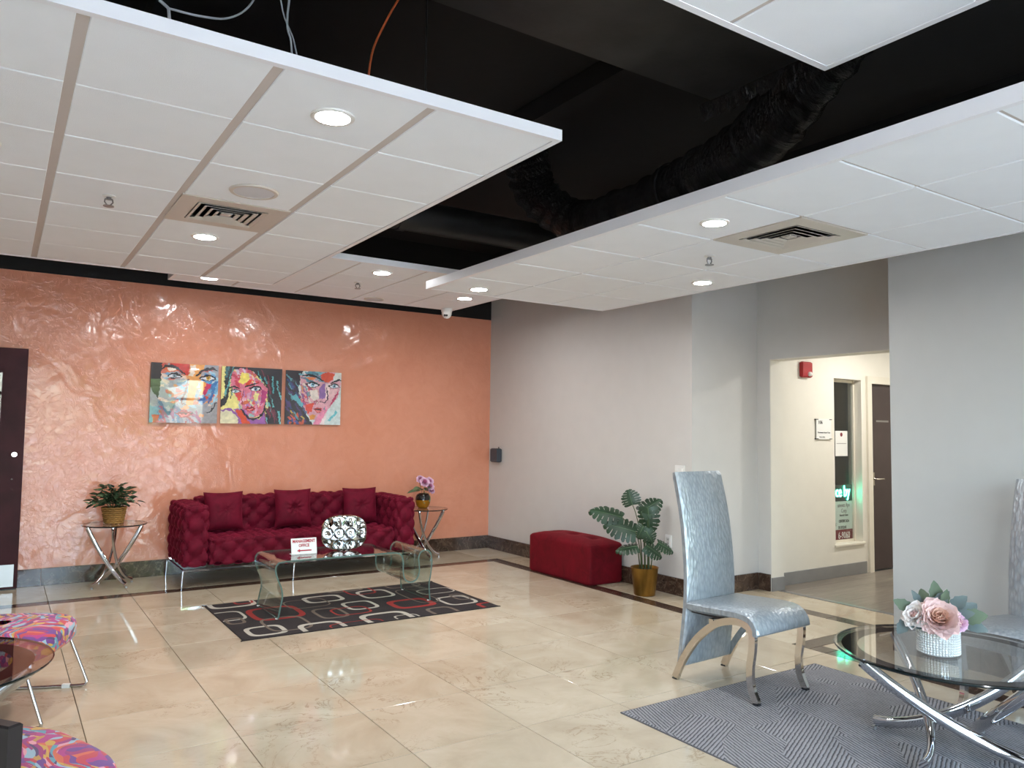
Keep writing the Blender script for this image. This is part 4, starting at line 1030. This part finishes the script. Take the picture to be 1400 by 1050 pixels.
def lounge_chair(label, loc, rz):
    o = thing('lounge_chair', label, 'chair', loc, rz, 'colourful lounge chairs')
    def rbox(x0, x1, y0, y1, z0, z1, r, crown=0, ex=3.2):
        m = MB()
        def fn(s, t):
            th = 2*PI*s; ph = -PI/2+PI*(t*.998+.001)
            ca, sa = math.cos(th), math.sin(th); c2, s2 = math.cos(ph), math.sin(ph)
            f = lambda w, e: math.copysign(abs(w)**e, w)
            x = f(ca, 2/ex)*f(c2, .35); y = f(sa, 2/ex)*f(c2, .35); z = f(s2, .55)
            return Vector(((x0+x1)/2+x*(x1-x0)/2, (y0+y1)/2+y*(y1-y0)/2, (z0+z1)/2+z*(z1-z0)/2+(crown*(1-x*x)*(1-y*y) if z > 0 else 0)))
        return m.grid(fn, 56, 22, closeu=True)
    rbox(-.37, .37, -.335, .30, .29, .425, .05, .02).build('seat', M['multi'], o, 60)
    b = rbox(-.37, .37, .25, .38, .34, .84, .05); b.v = [(x, y+(z-.34)*.22, z) for x, y, z in b.v]; b.build('backrest', M['multi'], o, 60)
    for s in (-1, 1):
        x = s*.325
        pth = crom([(x*.92,-.245,.31),(x*.95,-.27,.24),(x,-.335,.06),(x,-.345,.022),(x,-.32,.010),(x,-.2,.009),(x,.2,.009),(x,.30,.010),(x,.32,.03),(x*.95,.27,.24),(x*.92,.25,.31)], 6)
        lg = MB().tube(pth, .0085, 10).build('sled_leg', M['chrome'], o, 60)
        MB().box(x-.012, x+.012, -.26, -.22, 0, .02).build('glide', M['white_plastic'], lg)
    return o
lounge_chair('multicolour print lounge chair on chrome sled legs behind the bronze glass table', (-5.185, -3.515, 0), math.radians(68))
lounge_chair('multicolour print lounge chair next to the black framed screen', (-5.23, -5.47, 0), math.radians(112))
ms = thing('display_screen', 'black framed display screen on a slim stand by the lounge chair', 'screen', (-5.28, -6.32, 0), 0)
ang = math.atan2(.8, -.6)
Mm = Matrix.Translation((0,0,0)) @ Matrix.Rotation(ang, 4, 'Z')   # local x runs along the screen towards the far end
nearc = Vector((-5.164, -6.5, .869))-Vector((-5.28, -6.32, 0))
Mm = Matrix.Translation((nearc.x, nearc.y, 0)) @ Matrix.Rotation(ang, 4, 'Z')
MB().bevbox(0, .46, -.016, .016, .53, .868, .004, Mm).build('bezel', plain('dark_bezel', srgb(38,32,32), .3), ms)
M['screen'] = plain('dark_glossy_screen', srgb(20,24,44), .06, 0, .3)
MB().box(.022, .438, .0145, .0175, .552, .846, Mm).build('screen_glass', M['screen'], ms)
MB().box(.20, .26, -.02, .02, .02, .53, Mm).build('stand_pole', M['black_plastic'], ms)
MB().bevbox(.08, .38, -.13, .13, 0, .02, .004, Mm).build('stand_base', M['black_plastic'], ms)

# ------------------------------------------------------------------ the three portraits (generic palette-knife faces)
class Canvas:
    def __init__(s, n, bgc):
        s.n = n; s.a = np.zeros((n, n, 3)); s.a[:] = srgb(*bgc)[:3]
        s.X, s.Y = np.meshgrid((np.arange(n)+.5)/n, (np.arange(n)+.5)/n)
    def poly(s, pts, c, al=1.0):
        ins = np.zeros_like(s.X, bool); k = len(pts)
        for i in range(k):
            (x0, y0), (x1, y1) = pts[i], pts[(i+1) % k]
            if y0 == y1: continue
            ins ^= ((s.Y < y0) != (s.Y < y1)) & (s.X < (x1-x0)*(s.Y-y0)/(y1-y0)+x0)
        s.a[ins] = s.a[ins]*(1-al)+np.array(srgb(*c)[:3])*al
    def ell(s, x, y, rx, ry, c, rot=0, al=1.0):
        dx, dy = s.X-x, s.Y-y; u = (dx*math.cos(rot)+dy*math.sin(rot))/rx; v = (-dx*math.sin(rot)+dy*math.cos(rot))/ry
        m = u*u+v*v < 1; s.a[m] = s.a[m]*(1-al)+np.array(srgb(*c)[:3])*al
    def line(s, pts, w, c, al=1.0):
        pts = crom([(x, y, 0) for x, y in pts], 8)
        for i in range(len(pts)-1):
            p, q = pts[i], pts[i+1]; d = q-p; L2 = max(d.length_squared, 1e-9)
            t = np.clip(((s.X-p.x)*d.x+(s.Y-p.y)*d.y)/L2, 0, 1)
            f = (i+.5)/len(pts); ww = w*(.35+.65*math.sin(PI*min(1, f*.9+.1)))
            m = (s.X-p.x-t*d.x)**2+(s.Y-p.y-t*d.y)**2 < ww*ww
            s.a[m] = s.a[m]*(1-al)+np.array(srgb(*c)[:3])*al
    def strokes(s, seed, box, cols, n, L=.12, w=.03, ang=0, jit=.6, al=.85):
        r = random.Random(seed)
        for _ in range(n):
            x, y = r.uniform(box[0], box[2]), r.uniform(box[1], box[3]); a = ang+r.uniform(-jit, jit); l = L*r.uniform(.5, 1.2); ww = w*r.uniform(.5, 1.2)
            dx, dy = math.cos(a)*l/2, math.sin(a)*l/2; nx, ny = -math.sin(a)*ww/2, math.cos(a)*ww/2
            s.poly([(x-dx-nx,y-dy-ny),(x+dx-nx*.6,y+dy-ny*.6),(x+dx+nx,y+dy+ny),(x-dx+nx*.5,y-dy+ny*.5)], r.choice(cols), al)
    def brush(s):
        """knife-work: drag the paint about a little so that edges turn ragged"""
        r = np.random.RandomState(5); n = s.n
        def field(k):
            g = r.rand(k+2, k+2)*2-1; t = np.linspace(0, k, n); i = t.astype(int); f = t-i
            a = g[i][:, i]*(1-f)[None]+g[i][:, i+1]*f[None]; b = g[i+1][:, i]*(1-f)[None]+g[i+1][:, i+1]*f[None]
            return a*(1-f)[:, None]+b*f[:, None]
        yy, xx = np.mgrid[0:n, 0:n]
        dx = 3.0*field(34)+1.6*field(75); dy = 3.0*field(30)+1.6*field(70)
        s.a = s.a[np.clip((yy+dy).round().astype(int), 0, n-1), np.clip((xx+dx).round().astype(int), 0, n-1)]
        s.a *= (1+.16*field(22)+.10*field(48))[:, :, None]
    def eye(s, x, y, w, iris=(150,170,180), tilt=0):
        s.ell(x, y, w*1.15, w*.52, (22,18,24), tilt); s.ell(x, y+w*.05, w*.95, w*.34, (214,214,220), tilt)
        s.ell(x+w*.05, y, w*.36, w*.36, iris); s.ell(x+w*.05, y, w*.17, w*.17, (14,14,20))
        s.line([(x-w*1.25,y+w*.05),(x-w*.4,y-w*.42),(x+w*.5,y-w*.40),(x+w*1.3,y+w*.12)], w*.17, (16,14,20))
    def brow(s, pts, w=.022): s.line(pts, w, (24,18,26))
    def lips(s, x, y, w, c1=(170,36,44), c2=(226,120,120)):
        s.poly([(x-w,y),(x-w*.3,y-w*.42),(x,y-w*.3),(x+w*.3,y-w*.45),(x+w,y-w*.05),(x+w*.4,y+w*.5),(x-w*.3,y+w*.5)], c1)
        s.poly([(x-w*.6,y+w*.1),(x+w*.65,y+w*.02),(x+w*.3,y+w*.36),(x-w*.25,y+w*.36)], c2); s.line([(x-w,y),(x,y-.03*w),(x+w,y-w*.05)], w*.08, (70,14,26))
def skin_mix(c, seed, box, cols, n=60, **k): c.strokes(seed, box, cols, n, **k)
NP = 220
def face1():
    c = Canvas(NP, (152,152,158))
    skin_mix(c, 1, (.1,.0,1,1), [(206,96,52),(226,150,80),(192,60,44),(96,150,186),(150,190,210),(216,190,170),(180,170,172)], 90, L=.22, w=.07)
    c.poly([(.55,0),(.80,0),(.72,.2),(.62,.7),(.52,.72),(.56,.3)], (226,156,86)); c.poly([(.25,0),(.56,0),(.54,.2),(.34,.12)], (190,44,34)); c.poly([(.57,.02),(.66,.02),(.62,.2),(.56,.2)], (226,208,190))
    c.strokes(4, (.76,.22,1,.62), [(58,118,176),(96,156,200),(150,196,214),(40,86,150)], 40, .2, .06, -1.0, .4)
    c.poly([(.74,.28),(.82,.3),(.78,.5),(.72,.52)], (232,156,70)); c.poly([(.82,.32),(.90,.34),(.80,.52),(.77,.48)], (196,40,88)); c.poly([(.77,.52),(.86,.54),(.83,.6)], (190,70,50))
    c.poly([(.1,.62),(.4,.68),(.58,.98),(.2,1),(.05,.95)], (128,134,150)); c.strokes(8, (.05,.75,.75,1), [(70,120,160),(170,50,44),(150,60,110),(44,78,130),(176,170,178)], 40, .2, .06, .9, .5)
    c.poly([(0,0),(.16,0),(.14,.35),(.12,.6),(.04,.5),(0,.42)], (36,24,26)); c.poly([(0,.44),(.1,.6),(.12,.72),(0,.72)], (150,150,154)); c.poly([(.0,.72),(.12,.74),(.1,1),(0,1)], (112,150,170)); c.poly([(.04,.88),(.13,.86),(.14,1),(.05,1)], (176,34,34))
    c.poly([(.80,.82),(.98,.62),(1,.7),(1,1),(.76,1)], (150,146,148)); c.line([(.84,.82),(.92,.76),(.98,.64)], .012, (46,44,52))
    c.ell(.27,.09,.12,.055,(206,96,52),.15); c.ell(.30,.10,.06,.03,(222,208,190))
    c.brow([(.15,.11),(.24,.05),(.36,.07),(.50,.18)], .024); c.brow([(.66,.2),(.76,.1),(.88,.06),(.98,.09)], .024)
    c.eye(.34,.215,.085,(130,150,160)); c.eye(.835,.225,.10,(196,150,40))
    c.line([(.55,.25),(.50,.5),(.46,.66),(.54,.70)], .012, (120,60,50)); c.lips(.50,.84,.13); return c
def face2():
    c = Canvas(NP, (222,210,130))
    c.poly([(.06,0),(1,0),(1,1),(.70,1),(.78,.7),(.74,.3),(.5,.08),(.3,.02),(.14,.2),(.12,.55),(.05,.7),(0,.72),(0,.6),(.07,.5),(.05,.3)], (30,22,30))
    c.strokes(31, (.62,.05,1,1), [(70,160,164),(100,184,186),(40,30,36),(52,26,36),(120,40,60)], 55, .24, .035, 1.25, .25)
    c.strokes(32, (.06,.02,.18,.5), [(90,160,160),(44,34,40),(60,110,116)], 16, .2, .03, 1.7, .2)
    f = [(.14,.3),(.18,.08),(.3,.02),(.46,.05),(.6,.2),(.76,.36),(.74,.62),(.66,.82),(.52,.9),(.42,.84),(.33,.7),(.24,.52)]
    c.poly(f, (206,110,132))
    c.strokes(33, (.2,.08,.55,.32), [(214,64,70),(226,110,130),(206,190,206),(190,50,70),(232,206,110)], 40, .14, .05, .9, .5)
    c.strokes(34, (.3,.42,.68,.8), [(220,214,150),(206,150,178),(150,170,190),(214,84,84),(226,170,190),(160,110,170)], 60, .12, .045, 1.2, .6)
    c.poly([(.32,.1),(.44,.1),(.46,.2),(.36,.3),(.28,.28),(.3,.2)], (236,216,104)); c.poly([(.4,.26),(.5,.2),(.46,.3),(.38,.36)], (206,64,36)); c.poly([(.24,.46),(.32,.46),(.32,.6),(.27,.58)], (214,70,60)); c.poly([(.66,.38),(.75,.42),(.72,.6),(.64,.66)], (170,50,110)); c.poly([(.54,.46),(.62,.46),(.58,.6),(.52,.56)], (226,214,140))
    c.poly([(0,.76),(.18,.74),(.34,.95),(.36,1),(0,1)], (214,206,170)); c.line([(0,.78),(.14,.76),(.28,.86),(.30,1)], .022, (134,80,150)); c.poly([(.22,.74),(.36,.74),(.5,.92),(.64,.92),(.72,.8),(.74,1),(.32,1)], (150,90,160)); c.poly([(.24,.76),(.34,.76),(.46,.96),(.5,1),(.36,1)], (206,72,36)); c.line([(.33,.74),(.42,.86),(.54,.92),(.68,.82),(.74,.6)], .02, (28,16,40))
    c.brow([(.12,.38),(.2,.355),(.29,.38)], .016); c.brow([(.40,.345),(.5,.30),(.6,.27)], .016); c.eye(.235,.43,.065,(140,170,180)); c.eye(.555,.375,.085,(120,150,170),-.12)
    c.line([(.36,.42),(.34,.55),(.345,.63),(.42,.65),(.475,.6)], .011, (150,50,60)); c.ell(.41,.625,.05,.03,(196,100,60)); c.lips(.47,.735,.095); c.poly([(.45,.82),(.56,.84),(.54,.88),(.46,.86)], (150,190,190)); return c
def face3():
    c = Canvas(NP, (196,208,206))
    c.poly([(0,0),(.3,0),(.22,.3),(.3,.7),(.5,1),(0,1)], (34,24,34)); c.strokes(41, (.02,.1,.34,.9), [(44,30,50),(26,20,30),(70,40,96),(40,60,110),(90,150,160)], 40, .2, .05, 1.0, .3)
    f = [(.25,.1),(.4,0),(.9,0),(1,.2),(.95,.45),(.78,.7),(.6,.92),(.45,.9),(.34,.7),(.26,.4)]
    c.poly(f, (206,150,160))
    c.strokes(42, (.3,.0,.72,.2), [(70,140,154),(110,170,180),(60,110,130)], 26, .2, .05, .2, .4); c.poly([(.62,.06),(.74,.0),(.88,.02),(.84,.14),(.72,.2),(.64,.16)], (206,72,40)); c.poly([(.88,0),(1,0),(1,.12),(.84,.18)], (206,206,200))
    c.strokes(43, (.28,.28,.55,.6), [(150,40,80),(220,150,70),(206,60,60),(90,140,150),(216,206,190),(120,60,130)], 46, .13, .045, .9, .5); c.poly([(.42,.36),(.56,.34),(.6,.5),(.5,.56),(.44,.48)], (214,200,190)); c.poly([(.60,.32),(.70,.2),(.72,.5),(.60,.52)], (130,90,150)); c.poly([(.72,.22),(.8,.2),(.76,.55),(.71,.5)], (226,200,196)); c.poly([(.78,.34),(.94,.32),(.88,.5),(.78,.56)], (220,176,180)); c.line([(.95,.38),(.88,.5),(.80,.64)], .018, (176,36,84))
    c.poly([(.1,.48),(.2,.44),(.32,.64),(.28,.68)], (90,160,172)); c.poly([(.38,.62),(.52,.6),(.46,.76),(.4,.8),(.36,.72)], (206,66,48)); c.poly([(.42,.84),(.56,.8),(.52,.9),(.44,.9)], (214,140,60)); c.strokes(44, (.06,.8,.32,1), [(206,80,40),(196,160,50),(40,60,130),(50,30,30)], 20, .12, .05, 1.1, .5)
    c.brow([(.30,.09),(.42,.07),(.56,.11),(.66,.17)], .02); c.brow([(.80,.21),(.9,.16),(.99,.14)], .016); c.poly([(.32,.12),(.46,.1),(.54,.14),(.42,.17)], (220,120,60))
    c.eye(.475,.25,.095,(120,170,190)); c.eye(.87,.265,.085,(130,170,190)); c.line([(.74,.3),(.75,.5),(.70,.58),(.60,.56)], .012, (60,30,60)); c.lips(.60,.72,.11,(176,44,44),(214,110,110))
    c.poly([(.50,1),(.68,.66),(.73,.66),(.76,.7),(.66,1)], (222,130,160)); c.poly([(.68,.7),(.72,.64),(.715,.73)], (96,140,136)); c.poly([(.62,1),(.74,.76),(.75,.8),(.70,1)], (226,206,206)); c.poly([(.76,.92),(.92,.72),(.95,.76),(.82,.92)], (96,176,186)); return c
def m_art():
    t = NT('glossy_art_print'); at = t.n('ShaderNodeAttribute'); at.attribute_name = 'paint'; t.color(at.outputs['Color'])
    t.set(Roughness=.5, Coat_Weight=1.0, Coat_Roughness=.015, Coat_IOR=1.6); return t.m
M['art'] = m_art(); M['art_edge'] = plain('acrylic_edge', srgb(60,66,72), .2)
def portrait(cv, x0, x1, z0, z1, label):
    w, h = x1-x0, z1-z0; o = thing('portrait_panel', label, 'painting', ((x0+x1)/2, 0, z0))
    MB().box(-w/2, w/2, -.030, -.016, 0, h).build('acrylic_panel', M['art_edge'], o)
    MB().box(-w/2+.08, w/2-.08, -.016, 0, .08, h-.08).build('wall_mount', M['black_plastic'], o)
    cv.brush(); n = cv.n; me = bpy.data.meshes.new('art_print')
    X, Z = np.meshgrid(np.linspace(-w/2, w/2, n+1), np.linspace(h, 0, n+1))
    co = np.stack([X, np.full_like(X, -.0305), Z], -1).reshape(-1, 3)
    i = np.arange((n+1)*(n+1)).reshape(n+1, n+1)
    fs = np.stack([i[:-1,:-1], i[1:,:-1], i[1:,1:], i[:-1,1:]], -1).reshape(-1, 4)
    me.from_pydata(co.tolist(), [], fs.tolist()); me.update()
    a = me.color_attributes.new('paint', 'FLOAT_COLOR', 'CORNER')
    cc_ = np.ones((n*n, 4, 4)); cc_[:, :, :3] = cv.a.reshape(-1, 1, 3); a.data.foreach_set('color', cc_.ravel().astype(np.float32))
    link('art_print', me, M['art'], o)
portrait(face1(), -3.987, -3.345, 1.513, 2.112, 'glossy portrait print of two eyes with orange and blue brushwork and gray corner')
portrait(face2(), -3.312, -2.682, 1.515, 2.112, 'glossy portrait print of a face with teal streaked dark hair and yellow ground')
portrait(face3(), -2.640, -2.010, 1.517, 2.106, 'glossy portrait print of a face with finger at red lips on pale ground')
